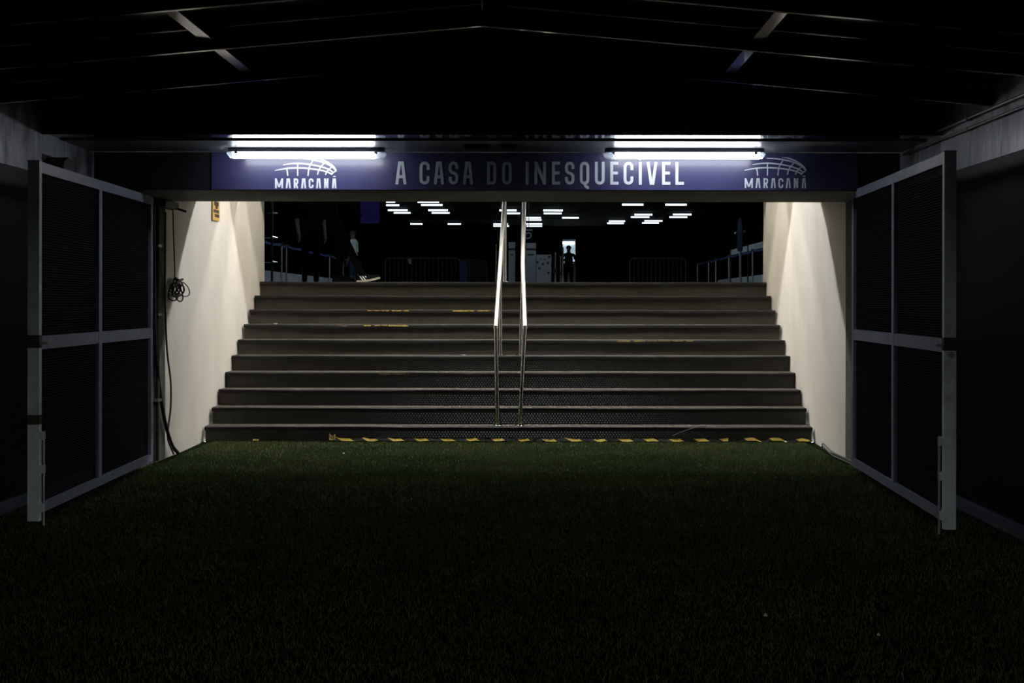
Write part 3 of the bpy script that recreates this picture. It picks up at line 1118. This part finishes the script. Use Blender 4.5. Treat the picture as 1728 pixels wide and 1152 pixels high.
MB().tube(curve_pts([wall_pt(294, 476, .04), wall_pt(303, 478, .04), wall_pt(311, 487, .04), wall_pt(312, 498, .04), wall_pt(303, 501, .04), wall_pt(297, 497, .04)]), .006, 6).build('cable_loop', 'cable_black', t, True)
MB().tube([wall_pt(286, 470, .05), wall_pt(292, 474, .06), wall_pt(299, 472, .05)], .012, 6).build('tie', 'cable_black', t, True)
# black holder at the top of that edge
t = thing('cable_holder', tuple(wall_pt(280, 345)), 'black cable holder under the header at the left wall edge', 'bracket')
p = wall_pt(279, 345)
MB().box(SXL, SXL + .09, YJ - .30, YJ + .12, ZS - .07, ZS - .004, .01).build('holder_body', 'cable_black', t)
MB().tube([(SXL + .05, YJ + .05, ZS - .05), (SXL + .16, YJ + .10, ZS - .085)], .010, 8).build('arm', 'cable_black', t, True)

# cables down the jambs
tag(MB().tube(curve_pts([(SXL + .015, 11.40, ZS - .1), (SXL + .02, 11.38, 1.5), (SXL + .03, 11.40, 1.0), (SXL + .035, 11.50, .7), (SXL + .03, 11.52, .45), (SXL + .025, 11.45, .2), (SXL + .05, 11.55, .03)]), .009, 8).build('wall_cable', 'cable_grey', None, True),
    'grey cable bowing along the front edge of the left stair wall', 'cable')
tag(MB().tube(curve_pts([(SXL + .02, 11.02, ZS - .05), (SXL + .02, 11.05, 1.7), (SXL + .025, 11.08, 1.0), (SXL + .03, 11.28, .45), (SXL + .04, 11.50, .14), (SXL + .07, 11.62, .03)]), .016, 8).build('wall_cable', 'cable_black', None, True),
    'thick black cable slanting down the left jamb to the turf', 'cable')
t = thing('jamb_pipe', (SXL + .03, 11.15, 0), 'thin vertical pipe strapped to the left jamb', 'pipe')
MB().tube([(SXL + .022, 11.15, .02), (SXL + .022, 11.15, ZS - .01)], .018, 8).build('pipe', 'jamb_concrete', t, True)
for z in (.55, 1.3, 1.9):
    MB().box(SXL, SXL + .045, 11.10, 11.20, z - .012, z + .012).build('strap', 'dull_steel', t)
for i, lab in enumerate(('thin cable curling on the turf at the right wall corner', 'thin cable looping out from the foot of the right jamb')):
    x = SXR - .06 - .05 * i
    tag(MB().tube(curve_pts([(x, 12.1 - .25 * i, .03), (x - .05, 11.85 - .2 * i, .10), (x - .02, 11.6 - .2 * i, .05), (x + .04, 11.2 - .2 * i, .025), (x + .02, 10.9 - .2 * i, .02)]), .006, 6).build('floor_cable', 'cable_grey', None, True), lab, 'cable')

# scraps
for x, y, Y, sz, lab in ((580, 770, None, .010, 'tiny white scrap on the lit turf left of the handrails'), (1326, 749, None, .014, 'tiny white scrap on the turf at the right stair corner'),
                         (1292, 1047, None, .010, 'tiny pale scrap on the dark turf, right foreground'), (1483, 1080, None, .007, 'tiny pale speck on the dark turf by the right gate foreground')):
    Y = EYE * F / (y - VY)
    p = at(x, y, Y)
    tag(MB().add([(p.x - sz, Y - sz, .024), (p.x + sz, Y - sz * .6, .022), (p.x + sz * .8, Y + sz, .030), (p.x - sz * .5, Y + sz * .8, .026), (p.x, Y, .036)],
                 [(0, 1, 4), (1, 2, 4), (2, 3, 4), (3, 0, 4), (3, 2, 1, 0)]).build('paper_scrap', 'paper'), lab, 'scrap', 'scraps on the turf')
for x, k, sz, lab in ((1164, 0, .016, 'small white scrap on the lowest tread, right half'), (783, 4, .020, 'small white scrap on the fifth tread beside the handrails'), (465, 6, .02, 'pale flattened scrap on the seventh tread, left end')):
    Y = nose_y(k) + .08
    px_ = (x - VX) / F * Y
    z = STEP_H0 + STEP_R * k
    tag(MB().box(px_ - sz, px_ + sz, Y - sz * .6, Y + sz * .6, z + .0005, z + .008, .002).build('paper_scrap', 'paper'), lab, 'scrap', 'scraps on the stairs')
tag(MB().tube(curve_pts([((1135 - VX) / F * YT, nose_y(0) - .012, .075), ((1160 - VX) / F * YT, nose_y(0) - .012, .135), ((1180 - VX) / F * YT, nose_y(0) + .0, .166), ((1192 - VX) / F * YT, nose_y(0) + .02, .166)]), .004, 6).build('wire_scrap', 'dull_steel'),
    'bent pale wire lying over the lowest nosing right of the handrails', 'wire')

# ------------------------------------------------------------------ hall lamps
ROWS = [
    ('nearest', [(651, 667, 341), (704, 741, 341), (1049, 1086, 345), (1122, 1159, 345)]),
    ('second', [(651, 674, 346.5), (710, 747, 346)]),
    ('third', [(654, 688, 355), (722, 756, 355), (842, 872, 355), (916, 950, 355)]),
    ('fourth', [(664, 693, 359.3), (728, 759, 359.3), (848, 878, 360), (917, 948, 360), (1070, 1101, 361.8), (1135, 1167, 361.5)]),
    ('fifth', [(886, 913, 367.3), (948, 977, 367.3), (1064, 1096, 366), (1129, 1160, 366)]),
    ('sixth', [(884, 914, 371), (1027, 1055, 373), (1087, 1118, 372.5)]),
    ('seventh', [(692, 713, 378), (755, 778, 378), (832, 857, 378), (887, 915, 377.6), (1024, 1053, 376.6), (1083, 1112, 376)]),
    ('farthest', [(832, 859, 381.3), (888, 915, 381.2)])]
ORD = ['leftmost', 'second from left', 'third from left', 'fourth from left', 'fifth from left', 'sixth from left']
for rn, lst in ROWS:
    for i, (a, b, y) in enumerate(lst):
        Hh = HC - .085 - EYE
        Y = Hh * F / (VY - y)
        x0, x1 = (a - VX) / F * Y, (b - VX) / F * Y
        t = thing('hall_ceiling_lamp', ((x0 + x1) / 2, Y, HC), 'slim white tube lamp on the hall ceiling, %s in the %s row' % (ORD[i], rn), 'lamp', 'tube lamps on the hall ceiling')
        MB().box(x0, x1, Y - .06, Y + .06, HC - .05, HC - .001, .008).build('lamp_body', 'lamp_body', t)
        MB().tube([(x0 + .01, Y, HC - .085), (x1 - .01, Y, HC - .085)], .030, 8).build('tube', 'tube_hall', t, True)
for j, yy in enumerate((20.5, 26.5, 32.5)):
    for i, xx in enumerate((-5.2, -2.6, 0.3, 2.6, 5.0)):
        t = thing('hall_ceiling_lamp', (xx, yy, HC), 'tube lamp on the near hall ceiling, %s in the %s bay' % (ORD[i], ('first', 'second', 'third')[j]), 'lamp', 'tube lamps on the near hall ceiling')
        MB().box(xx - .62, xx + .62, yy - .06, yy + .06, HC - .05, HC - .001, .008).build('lamp_body', 'lamp_body', t)
        MB().tube([(xx - .6, yy, HC - .085), (xx + .6, yy, HC - .085)], .03, 8).build('tube', 'tube_near', t, True)
for a, b, y, lab in ((506, 514, 346, 'short tube lamp high on the left side of the hall, upper of two'), (507, 520, 350.5, 'short slanting tube lamp high on the left side of the hall, lower of two')):
    Y = 36.0
    p0, p1 = at(a, y - 1, Y), at(b, y + 1.3, Y)
    t = thing('hall_side_lamp', tuple(p0), lab, 'lamp', 'short lamps at the left of the hall')
    MB().bar(p0 + Vector((0, .05, .03)), p1 + Vector((0, .05, .03)), .05, .03).build('lamp_body', 'lamp_body', t)
    MB().tube([p0, p1], .022, 8).build('tube', 'tube_hall', t, True)
    MB().tube([(p0 + p1) / 2 + Vector((0, .05, .03)), Vector(((p0.x + p1.x) / 2, Y + .05, HC))], .01, 6).build('hanger', 'lamp_body', t)
# shelf rack with three bright edges just beyond the left stair wall
t = thing('metal_rack', (-4.35, 20.4, ZH), 'dark rack with three bright shelf edges beyond the left stair wall', 'rack')
for y in (357, 399, 441):
    p = at(456, y, 20.4)
    q = at(461.5, y + .6, 20.4)
    MB().prism([(p.x - .35, p.z + .012), (q.x - .02, q.z + .012), (q.x, q.z - .004), (q.x - .06, q.z - .016), (p.x - .35, p.z - .004)], 'Y', 20.38, 20.75).build('shelf', 'steel', t)
for x, y in ((-4.62, 20.42), (-4.62, 20.72), (-4.30, 20.72)):
    MB().box(x - .015, x + .015, y - .015, y + .015, ZH, ZH + 1.95).build('rack_post', 'black_plastic', t)

# ------------------------------------------------------------------ hall furniture


def stanchion(x, y, h, label, nxt=None, r=.024, belt=True, m='dull_steel', grp='belt posts in the hall'):
    t = thing('belt_post', (x, y, ZH), label, 'post', grp)
    MB().lathe([(.17, 0), (.17, .012), (.06, .03), (r, .04)], (x, y, ZH + .0005), 16).build('base', m, t, True)
    MB().tube([(x, y, ZH + .035), (x, y, ZH + h - .06)], r, 10).build('pole', m, t, True)
    hd_ = MB().tube([(x, y, ZH + h - .065), (x, y, ZH + h)], r * 1.5, 10).build('belt_head', 'black_plastic', t, True)
    if nxt is not None:
        a, b = Vector((x, y, ZH + h - .03)), Vector((nxt[0], nxt[1], ZH + h - .03))
        mb = MB()
        pts = [a + (b - a) * i / 6 + Vector((0, 0, -.035 * math.sin(PI * i / 6))) for i in range(20)]
        for i in range(6):
            mb.bar(pts[i], pts[i + 1], .004, .05)
        mb.build('belt', 'belt_blue', t)
    return t


LP = [440, 475, 483, 510.5, 537, 556, 579, 604]
pos = [(-5.38, 5.38 * F / (VX - x)) for x in LP]
for i, (x, y) in enumerate(pos):
    if i == 0:
        continue
    stanchion(x, y, 1.0, ('steel belt post with blue belt, %s in the left line' % ['nearest', 'second nearest', 'third nearest', 'fourth nearest', 'fifth nearest', 'sixth nearest', 'farthest'][i - 1]),
              pos[i - 1] if True else None)
RP = [1295, 1270, 1250, 1230, 1208, 1196, 1177]
pos = [(5.03, 5.03 * F / (x - VX)) for x in RP]
for i, (x, y) in enumerate(pos):
    if i == 0:
        continue
    stanchion(x, y, 1.0, ('steel belt post with blue belt, %s in the right line' % ['nearest', 'second nearest', 'third nearest', 'fourth nearest', 'fifth nearest', 'farthest'][i - 1]), pos[i - 1])
# white banner strip behind the right belt line
t = thing('banner_strip', (5.2, 30, ZH), 'narrow white banner strip above the right belt line', 'banner')
ya, yb = 5.2 * F / (1300 - VX), 5.2 * F / (1234 - VX)
za, zb_ = .115, .0
for k in range(3):
    y0, y1 = ya + (yb - ya) * k / 3 + .02, ya + (yb - ya) * (k + 1) / 3 - .02
    MB().box(5.19, 5.21, y0, y1, ZH + 1.02, ZH + 1.16).build('banner_panel', 'plinth_white', t)
for y in (ya + .05, (ya + yb) / 2, yb - .05):
    MB().box(5.155, 5.185, y - .015, y + .015, ZH, ZH + 1.16).build('stake', 'black_plastic', t)
# tall dark totem in the right line
p = at(1250, 476, 29.2)
t = thing('dispenser_stand', (p.x - .02, 29.2, ZH), 'slim dark stand with a knobbly top in the right belt line', 'stand')
x = p.x - .02
MB().lathe([(.18, 0), (.18, .015), (.03, .03)], (x, 29.2, ZH + .0005), 14).build('base', 'black_plastic', t, True)
MB().tube([(x, 29.2, ZH + .03), (x, 29.2, ZH + .95)], .02, 8).build('pole', 'dull_steel', t, True)
MB().lathe([(.05, .93), (.07, 1.0), (.06, 1.08), (.075, 1.15), (.05, 1.22), (.07, 1.30), (.09, 1.37), (.05, 1.43), (.06, 1.52), (.04, 1.64), (.02, 1.70)], (x, 29.2, ZH), 10).build('top', 'cloth_navy', t, True)
for s in (-1, 1):
    MB().lathe([(.02, -.03), (.035, 0), (.02, .03)], (x + s * .10, 29.2, ZH + 1.36 + .02 * s), 8).build('knob', 'dull_steel', t, True)

# crowd-control barriers


def barrier(p0, p1, h, label):
    a, b = Vector((p0[0], p0[1], 0)), Vector((p1[0], p1[1], 0))
    d = (b - a).normalized()
    t = thing('crowd_barrier', (a.x, a.y, ZH), label, 'barrier', 'crowd barriers across the hall')
    L = (b - a).length
    nrm = Vector((-d.y, d.x, 0))

    def P(s, z):
        q = a + d * s
        return Vector((q.x, q.y, ZH + z))
    fr = [P(0, .12), P(0, h - .1), P(.03, h - .03), P(.1, h), P(L - .1, h), P(L - .03, h - .03), P(L, h - .1), P(L, .12)]
    MB().tube(fr, .020, 8).build('frame', 'dark_steel', t, True)
    MB().tube([P(0, .2), P(L, .2)], .014, 8).build('bottom_rail', 'dark_steel', t, True)
    n = int(L / .125)
    for i in range(1, n):
        MB().tube([P(L * i / n, .2), P(L * i / n, h)], .008 if i % 6 else .012, 6).build('bar', 'dark_steel', t, True)
    for s in (.25, L - .25):
        q = P(s, 0)
        MB().tube([q + nrm * .3 + Vector((0, 0, .012)), q + nrm * .05 + Vector((0, 0, .12)), q - nrm * .05 + Vector((0, 0, .12)), q - nrm * .3 + Vector((0, 0, .012))], .012, 6).build('foot', 'dark_steel', t, True)
    return t


yb_ = 38.0
barrier((at(650, 436, yb_).x, yb_), (at(776, 436, yb_).x, yb_), 1.07, 'steel crowd barrier with a small white tag, left side of the hall')
barrier((at(780, 436, 38.2).x, 38.2), (at(822, 436, 41.0).x, 41.0), 1.07, 'steel crowd barrier set at an angle beside the blue panel')
barrier((at(1063, 436, yb_).x, yb_), (at(1157, 436, yb_).x, yb_), 1.07, 'dim steel crowd barrier on the right side of the hall')
p0, p1 = at(688, 437, 37.95), at(694, 446, 37.95)
tag(MB().prism([(p0.x, p0.z), (p1.x - .01, p0.z), (p1.x, p1.z), (p0.x + .03, p1.z + .02)], 'Y', 37.94, 37.952).build('barrier_tag', 'white_board'), 'small white tag hung on the left crowd barrier', 'tag')
p0, p1 = at(776, 440, 37.7), at(788, 476, 37.7)
t = thing('blue_panel', (p0.x, 37.7, ZH), 'narrow dark blue panel standing at the end of the left barrier', 'panel')
MB().box(p0.x, p1.x, 37.68, 37.72, ZH + .04, p0.z, .01).build('panel_board', 'cloth_blue', t)
MB().box(p0.x - .03, p1.x + .03, 37.55, 37.85, ZH, ZH + .04, .008).build('panel_foot', 'black_plastic', t)
# purple hanging banner
p0, p1 = at(608, 340, 30), at(640, 377.5, 30)
t = thing('hanging_banner', (p0.x, 30, p1.z), 'violet banner hanging from the hall ceiling on the left', 'banner')
MB().box(p0.x, p1.x, 29.99, 30.01, p1.z, HC - .2, .003).build('cloth', 'banner_violet', t)
MB().tube([(p0.x - .03, 30, HC - .2), (p1.x + .03, 30, HC - .2)], .015, 8).build('pole', 'dull_steel', t)
for x in (p0.x + .05, p1.x - .05):
    MB().tube([(x, 30, HC - .2), (x, 30, HC)], .004, 6).build('cord', 'cable_black', t)
# white cabinets between and behind the rails
for a, b, top, Y, lab in ((858, 869, 408.5, 30.0, 'narrow white cabinet seen between the two handrails'), (886.3, 904.5, 410, 29.6, 'white cabinet with a dark band right of the handrails')):
    x0, x1 = (a - VX) / F * Y, (b - VX) / F * Y
    zt, zb1, zb2 = at(0, top, Y).z, at(0, 419, Y).z, at(0, 422.5, Y).z
    t = thing('white_cabinet', ((x0 + x1) / 2, Y, ZH), lab, 'cabinet', 'white cabinets in the middle of the hall')
    MB().box(x0, x1, Y, Y + .35, ZH + .12, zb2, .006).build('body', 'white_board', t)
    MB().box(x0 + .01, x1 - .01, Y + .02, Y + .33, zb2, zb1).build('gap', 'board_ink', t)
    MB().box(x0, x1, Y, Y + .35, zb1, zt, .006).build('top_box', 'white_board', t)
    MB().box(x0 + .02, x1 - .02, Y + .03, Y + .32, ZH, ZH + .12).build('plinth', 'board_ink', t)
    MB().box(x0 + .05, x1 - .05, Y - .002, Y + .001, zb2 - .12, zb2 - .08).build('label_strip', 'board_ink', t)
Y = 29.0
x0, x1 = (905 - VX) / F * Y, (930.3 - VX) / F * Y
t = thing('spotted_board', ((x0 + x1) / 2, Y, ZH), 'pale board with scattered dark patches beside the white cabinet', 'board')
zt = at(0, 429.5, Y).z
MB().box(x0, x1, Y, Y + .04, ZH + .03, zt, .004).build('board_sheet', 'white_board', t)
MB().box(x0 + .02, x1 - .02, Y - .05, Y + .1, ZH, ZH + .03).build('board_foot', 'black_plastic', t)
for (px_, py_) in ((926.5, 433.5), (907, 442.5), (916, 445.5), (924.5, 443.5), (910, 452.5), (925.5, 460)):
    c = at(px_, py_, Y)
    MB().box(c.x - .026, c.x + .026, Y - .004, Y + .001, c.z - .028, c.z + .028, .002).build('patch', 'board_ink', t)
for (px_, py_, ww) in ((912, 437, .06), (919, 437.3, .07)):
    c = at(px_, py_, Y)
    MB().box(c.x - ww / 2, c.x + ww / 2, Y - .003, Y + .001, c.z - .008, c.z + .008).build('print_line', 'board_ink', t)
# round hook-shaped emblem above the cabinet
Y = 34.0
t = thing('wall_emblem', tuple(at(891, 402, Y)), 'dim grey curved emblem under a short bar above the white cabinet', 'emblem')
mb = MB()
pts = [(887, 396), (889, 393.2), (892.5, 392.5), (895.5, 394.5), (896, 398), (893.5, 401.5), (889.5, 402.3), (887, 401)]
mb.ribbon([((x - VX) / F * Y, EYE + (VY - y) / F * Y) for x, y in pts], .025, Y, .03)
mb.build('curve', 'white_board', t)
MB().box(at(887, 388, Y).x, at(898, 388, Y).x, Y, Y + .03, at(0, 389, Y).z, at(0, 387, Y).z).build('bar', 'white_board', t)
MB().box(at(885, 388, Y).x, at(900, 388, Y).x, Y + .03, Y + .06, at(0, 405, Y).z, at(0, 384, Y).z).build('back_board', 'hall_wall', t)
MB().tube([(at(892, 388, Y).x, Y + .045, at(0, 384, Y).z), (at(892, 388, Y).x, Y + .045, HC)], .012, 6).build('hanger', 'black_plastic', t)
# free-standing steel posts
for x, h, lab in ((837, .98, 'lone steel post left of the handrails'), (937, .83, 'steel post left of the far doorway, left of three'), (946, .86, 'steel post left of the far doorway, middle of three'),
                  (949.5, .97, 'tall steel post left of the far doorway, right of three')):
    Y = {837: 27.0, 937: 27.4, 946: 30.5, 949.5: 28.0}[x]
    X = (x - VX) / F * Y
    t = thing('steel_post', (X, Y, ZH), lab, 'post', 'plain steel posts in the hall')
    MB().lathe([(.12, 0), (.12, .01), (.03, .02)], (X, Y, ZH + .0005), 14).build('base', 'dull_steel', t, True)
    MB().tube([(X, Y, ZH + .018), (X, Y, ZH + h)], .021, 10).build('pole', 'steel', t, True)
    if x in (937, 946):
        MB().tube([(X, Y, ZH + .40), (X, Y, ZH + .50)], .035, 8).build('clamp', 'black_plastic', t, True)

# ------------------------------------------------------------------ people


def skin_body(name, chains, parent, zones, sub=2):
    """chains: list of (points, radii, linked) in local metres; one skinned surface; zones(co)->material name"""
    vs, es, rs, roots = [], [], [], []
    idx = {}

    def vid(p, r):
        key = (round(p[0], 4), round(p[1], 4), round(p[2], 4))
        if key not in idx:
            idx[key] = len(vs)
            vs.append(p)
            rs.append(r)
        return idx[key]
    first = True
    for pts, rad in chains:
        prev = None
        for p, r in zip(pts, rad):
            i = vid(p, r)
            if prev is not None and prev != i:
                es.append((prev, i))
            prev = i
    me = bpy.data.meshes.new(name)
    me.from_pydata(vs, es, [])
    o = bpy.data.objects.new(name, me)
    COL.objects.link(o)
    sk = o.modifiers.new('skin', 'SKIN')
    sk.use_smooth_shade = True
    sv = me.skin_vertices[0].data if me.skin_vertices else None
    if sv is None:
        bm = bmesh.new()
        bm.from_mesh(me)
        bm.verts.layers.skin.verify()
        bm.to_mesh(me)
        bm.free()
        sv = me.skin_vertices[0].data
    for i, r in enumerate(rs):
        sv[i].radius = r if isinstance(r, tuple) else (r, r)
        sv[i].use_root = (i == 0)
    sb = o.modifiers.new('sub', 'SUBSURF')
    sb.levels = sub
    sb.render_levels = sub
    dg = bpy.context.evaluated_depsgraph_get()
    ev = bpy.data.meshes.new_from_object(o.evaluated_get(dg))
    bpy.data.objects.remove(o)
    bpy.data.meshes.remove(me)
    names = []
    for p in ev.polygons:
        nm = zones(p.center)
        if nm not in names:
            names.append(nm)
    ev.materials.clear()
    for nm in names:
        ev.materials.append(MATS[nm])
    for p in ev.polygons:
        p.material_index = names.index(zones(p.center))
        p.use_smooth = True
    ev.name = name
    b = bpy.data.objects.new(name, ev)
    COL.objects.link(b)
    b.parent = parent
    return b


def person(loc, rz, pose, zones, label, shoe='shoe_black', stripes=False, hair='hair', toe_up=0.0, height=1.74):
    t = thing('person', loc, label, 'person')
    t.rotation_euler = (0, 0, rz)
    k = height / 1.74
    J = dict(pelvis=(0, 0, .95), waist=(0, 0, 1.08), chest=(0, .01, 1.27), upper=(0, -.005, 1.40), neck=(0, .005, 1.50), chin=(0, .025, 1.57), head=(0, .03, 1.65), crown=(0, .015, 1.72))
    J.update(pose)
    ch = [([J['pelvis'], J['waist'], J['chest'], J['upper'], J['neck'], J['chin'], J['head'], J['crown']],
           [(.155, .115), (.14, .105), (.165, .115), (.14, .095), .055, (.066, .078), (.078, .092), (.055, .068)])]
    for s, n in ((-1, 'l'), (1, 'r')):
        hip, knee, ank = J['hip_' + n], J['knee_' + n], J['ank_' + n]
        mid = tuple((hip[i] * .55 + knee[i] * .45) for i in range(3))
        calf = tuple((knee[i] * .68 + ank[i] * .32) for i in range(3))
        ch.append(([J['pelvis'], hip, mid, knee, calf, ank], [(.155, .115), .092, .078, .058, .056, .042]))
        sh, el, wr = J['sh_' + n], J['el_' + n], J['wr_' + n]
        ch.append(([J['upper'], sh, el, wr], [(.14, .095), .058, .042, .030]))
        # hand: palm and five fingers
        d = (Vector(wr) - Vector(el)).normalized()
        side = Vector(J.get('palm_' + n, (0, 1, 0)))
        side = (side - d * side.dot(d)).normalized()
        palm = Vector(wr) + d * .055
        ch.append(([wr, tuple(palm)], [.030, (.036, .020)]))
        nrm = d.cross(side)
        for q, (off, ln) in enumerate(((-.030, .062), (-.010, .075), (.010, .080), (.028, .072))):
            b0 = palm + side * off + d * .03
            b1 = b0 + d * ln * .5 + nrm * .006
            b2 = b0 + d * ln * .92 + nrm * .022
            ch.append(([tuple(palm), tuple(b0), tuple(b1), tuple(b2)], [(.036, .020), .010, .009, .007]))
        b0 = Vector(wr) + d * .030 + side * .034
        ch.append(([wr, tuple(b0), tuple(b0 + d * .045 + side * .018)], [.030, .012, .009]))
    ch = [([tuple(c * k for c in p) for p in pts], [tuple(c * k for c in r) if isinstance(r, tuple) else r * k for r in rad]) for pts, rad in ch]
    body = skin_body('body', ch, t, zones)
    # head features and hair
    hx = Vector(J['head']) * k
    mb = MB()
    n1, n2 = 10, 7
    vs, fs = [], []
    for i in range(n2 + 1):
        la = PI * .5 * (1 - i / n2) - .22 * (i / n2)
        for j in range(n1):
            a = 2 * PI * j / n1
            front = max(0, math.sin(a))
            rr = 1.0
            z = math.sin(la) + (.35 * front if i == n2 else .1 * front * (i / n2))
            vs.append((hx.x + .092 * k * math.cos(la) * math.cos(a) * rr, hx.y - .012 * k + .106 * k * math.cos(la) * math.sin(a), hx.z + .005 + .098 * k * z))
    for i in range(n2):
        for j in range(n1):
            j2 = (j + 1) % n1
            fs.append((i * n1 + j, (i + 1) * n1 + j, (i + 1) * n1 + j2, i * n1 + j2))
    o = bpy.data.objects.new('hair', MB().add(vs, fs).mesh('hair', hair, True))
    COL.objects.link(o)
    o.parent = t
    face = [('nose', (0, .112, -.015), (.011, .018, .020)), ('eye', (-.030, .088, .012), (.011, .008, .008)), ('eye', (.030, .088, .012), (.011, .008, .008)),
            ('mouth', (0, .094, -.060), (.024, .008, .007)), ('ear', (-.083, .0, -.01), (.010, .020, .030)), ('ear', (.083, .0, -.01), (.010, .020, .030))]
    for nm, off, sz in face:
        bm = bmesh.new()
        bmesh.ops.create_icosphere(bm, subdivisions=1, radius=1)
        for v in bm.verts:
            v.co = hx + k * Vector((off[0] + v.co.x * sz[0], off[1] + v.co.y * sz[1], off[2] + v.co.z * sz[2]))
        me = bpy.data.meshes.new(nm)
        bm.to_mesh(me)
        bm.free()
        me.materials.append(MATS['hair' if nm == 'eye' else 'skin'])
        o = bpy.data.objects.new(nm, me)
        COL.objects.link(o)
        o.parent = body
    # shoes
    for n in 'lr':
        ank = Vector(J['ank_' + n]) * k
        tu = J.get('toe_' + n, 0.0)
        prof = [(-.075, .0, .040), (-.07, .075, .036), (-.03, .10, .038), (.03, .088, .042), (.10, .060, .048), (.17, .045, .044), (.205, .025, .030)]
        vs, fs = [], []
        m = 8
        base = ank.z - .075 * k
        for (yy, top, hw) in prof:
            lift = max(0, (yy + .02)) ** 1.6 * tu * 2.2
            for a in range(m):
                ang = PI * a / (m - 1)
                zz = max(top, .03) * math.sin(ang)
                vs.append((ank.x + hw * math.cos(ang), ank.y + yy, base + .018 + zz + lift))
        for i in range(len(prof) - 1):
            for a in range(m - 1):
                fs.append((i * m + a, i * m + a + 1, (i + 1) * m + a + 1, (i + 1) * m + a))
            fs.append((i * m + m - 1, i * m, (i + 1) * m, (i + 1) * m + m - 1))
        fs.append(tuple(range(m)))
        fs.append(tuple((len(prof) - 1) * m + a for a in range(m - 1, -1, -1)))
        o = bpy.data.objects.new('shoe', MB().add(vs, fs).mesh('shoe', shoe, True))
        COL.objects.link(o)
        o.parent = t
        sh = o
        vs, fs = [], []
        for (yy, top, hw) in prof:
            lift = max(0, (yy + .02)) ** 1.6 * tu * 2.2
            for sx, zz in ((-1, 0), (1, 0), (1, .024), (-1, .024)):
                vs.append((ank.x + sx * (hw + .004), ank.y + yy + (.006 if yy > .2 else 0), base + zz + lift))
        for i in range(len(prof) - 1):
            for a in range(4):
                a2 = (a + 1) % 4
                fs.append((i * 4 + a, i * 4 + a2, (i + 1) * 4 + a2, (i + 1) * 4 + a))
        fs += [(3, 2, 1, 0), tuple((len(prof) - 1) * 4 + a for a in range(4))]
        o = bpy.data.objects.new('sole', MB().add(vs, fs).mesh('sole', J.get('sole_' + n, 'shoe_sole')))
        COL.objects.link(o)
        o.parent = sh
        if stripes and J.get('sole_' + n) is None:
            for q in range(3):
                for sx in (-1, 1):
                    y0 = ank.y - .045 + q * .034
                    pts = [(y0 + .042, .022), (y0 + .058, .022), (y0 + .016, .078), (y0, .078)]
                    v2 = []
                    for (yy, zz) in pts:
                        xx = ank.x + sx * (.0455 - .012 * max(0, (zz - .04) / .04))
                        v2.append((xx, yy, base + zz))
                    v2 += [(a_ - sx * .010, b_, c_) for a_, b_, c_ in v2]
                    o = bpy.data.objects.new('stripe', MB().add(v2, [(0, 1, 2, 3), (7, 6, 5, 4), (0, 4, 5, 1), (1, 5, 6, 2), (2, 6, 7, 3), (3, 7, 4, 0)]).mesh('stripe', 'shoe_stripe'))
                    COL.objects.link(o)
                    o.parent = sh
    return t


STAND = dict(hip_l=(-.095, 0, .90), knee_l=(-.10, .02, .50), ank_l=(-.10, -.01, .075), hip_r=(.095, 0, .90), knee_r=(.10, .02, .50), ank_r=(.10, -.01, .075),
             sh_l=(-.19, -.005, 1.41), el_l=(-.235, -.02, 1.13), wr_l=(-.23, .06, .89), sh_r=(.19, -.005, 1.41), el_r=(.235, -.02, 1.13), wr_r=(.23, .06, .89))
WALK = dict(STAND)
WALK.update(knee_r=(.10, .23, .50), ank_r=(.10, .44, .080), knee_l=(-.10, .13, .50), ank_l=(-.10, .10, .080), toe_r=.22, toe_l=0.0, sole_l='shoe_black',
            el_l=(-.235, .10, 1.14), wr_l=(-.22, .26, .96), el_r=(.235, -.14, 1.14), wr_r=(.23, -.10, .90))
PHONE = dict(STAND)
PHONE.update(el_l=(-.26, .02, 1.16), wr_l=(-.19, .22, 1.15), el_r=(.25, .08, 1.16), wr_r=(.10, .26, 1.28))


def z_black(co):
    if co.z > 1.50 or (abs(co.x) > .17 and co.z < .93):
        return 'skin'
    return 'cloth_black'


def z_all_black(co):
    return 'skin' if co.z > 1.50 else 'cloth_black'


def z_sleeves(co):
    if co.z > 1.50 or (abs(co.x) > .18 and co.z < 1.16):
        return 'skin'
    return 'cloth_black'


def z_white(co):
    if co.z > 1.49 or (abs(co.x) > .18 and co.z < 1.15) or co.z < .48:
        return 'skin'
    return 'cloth_white' if co.z > 1.0 else 'cloth_blue'


# striding figure at the head of the stairs: the leading shoe shows
sh = at(610, 476, 16.05)
person((sh.x - .44 + .02, 16.05 + .10, ZH), -PI / 2, WALK, z_all_black, 'person in black clothes and striped trainers striding right at the stair top', stripes=True)
# figure in black, bare forearm
q = at(524, 476, 21.5)
person((q.x, 21.5, ZH), math.radians(-150), STAND, z_sleeves, 'person in black with bare forearms standing behind the left belt posts')
# figure in a white shirt and blue shorts, further back
q = at(596, 476, 35.2)
person((q.x, 35.2, ZH), math.radians(75), STAND, z_white, 'person in white shirt and blue shorts standing at the far left belt posts', shoe='shoe_black')
# silhouette before the lit doorway
q = at(959.5, 476, 44.5)
person((q.x, 44.5, ZH), math.radians(180), PHONE, z_black, 'dark silhouetted person standing before the lit far doorway')
for px_, py_, lab in ((968.3, 439.5, 'small glowing phone held by the silhouetted person before the doorway'),):
    c = at(px_, py_, 44.20)
    t = thing('phone', tuple(c), lab, 'phone')
    MB().box(c.x - .03, c.x + .03, 44.20, 44.212, c.z - .04, c.z + .04, .004).build('phone_case', 'black_plastic', t)
    MB().box(c.x - .026, c.x + .026, 44.197, 44.20, c.z - .036, c.z + .036).build('screen', 'phone_glow', t)

for o in bpy.data.objects:
    if '_o' in o:
        del o['_o']
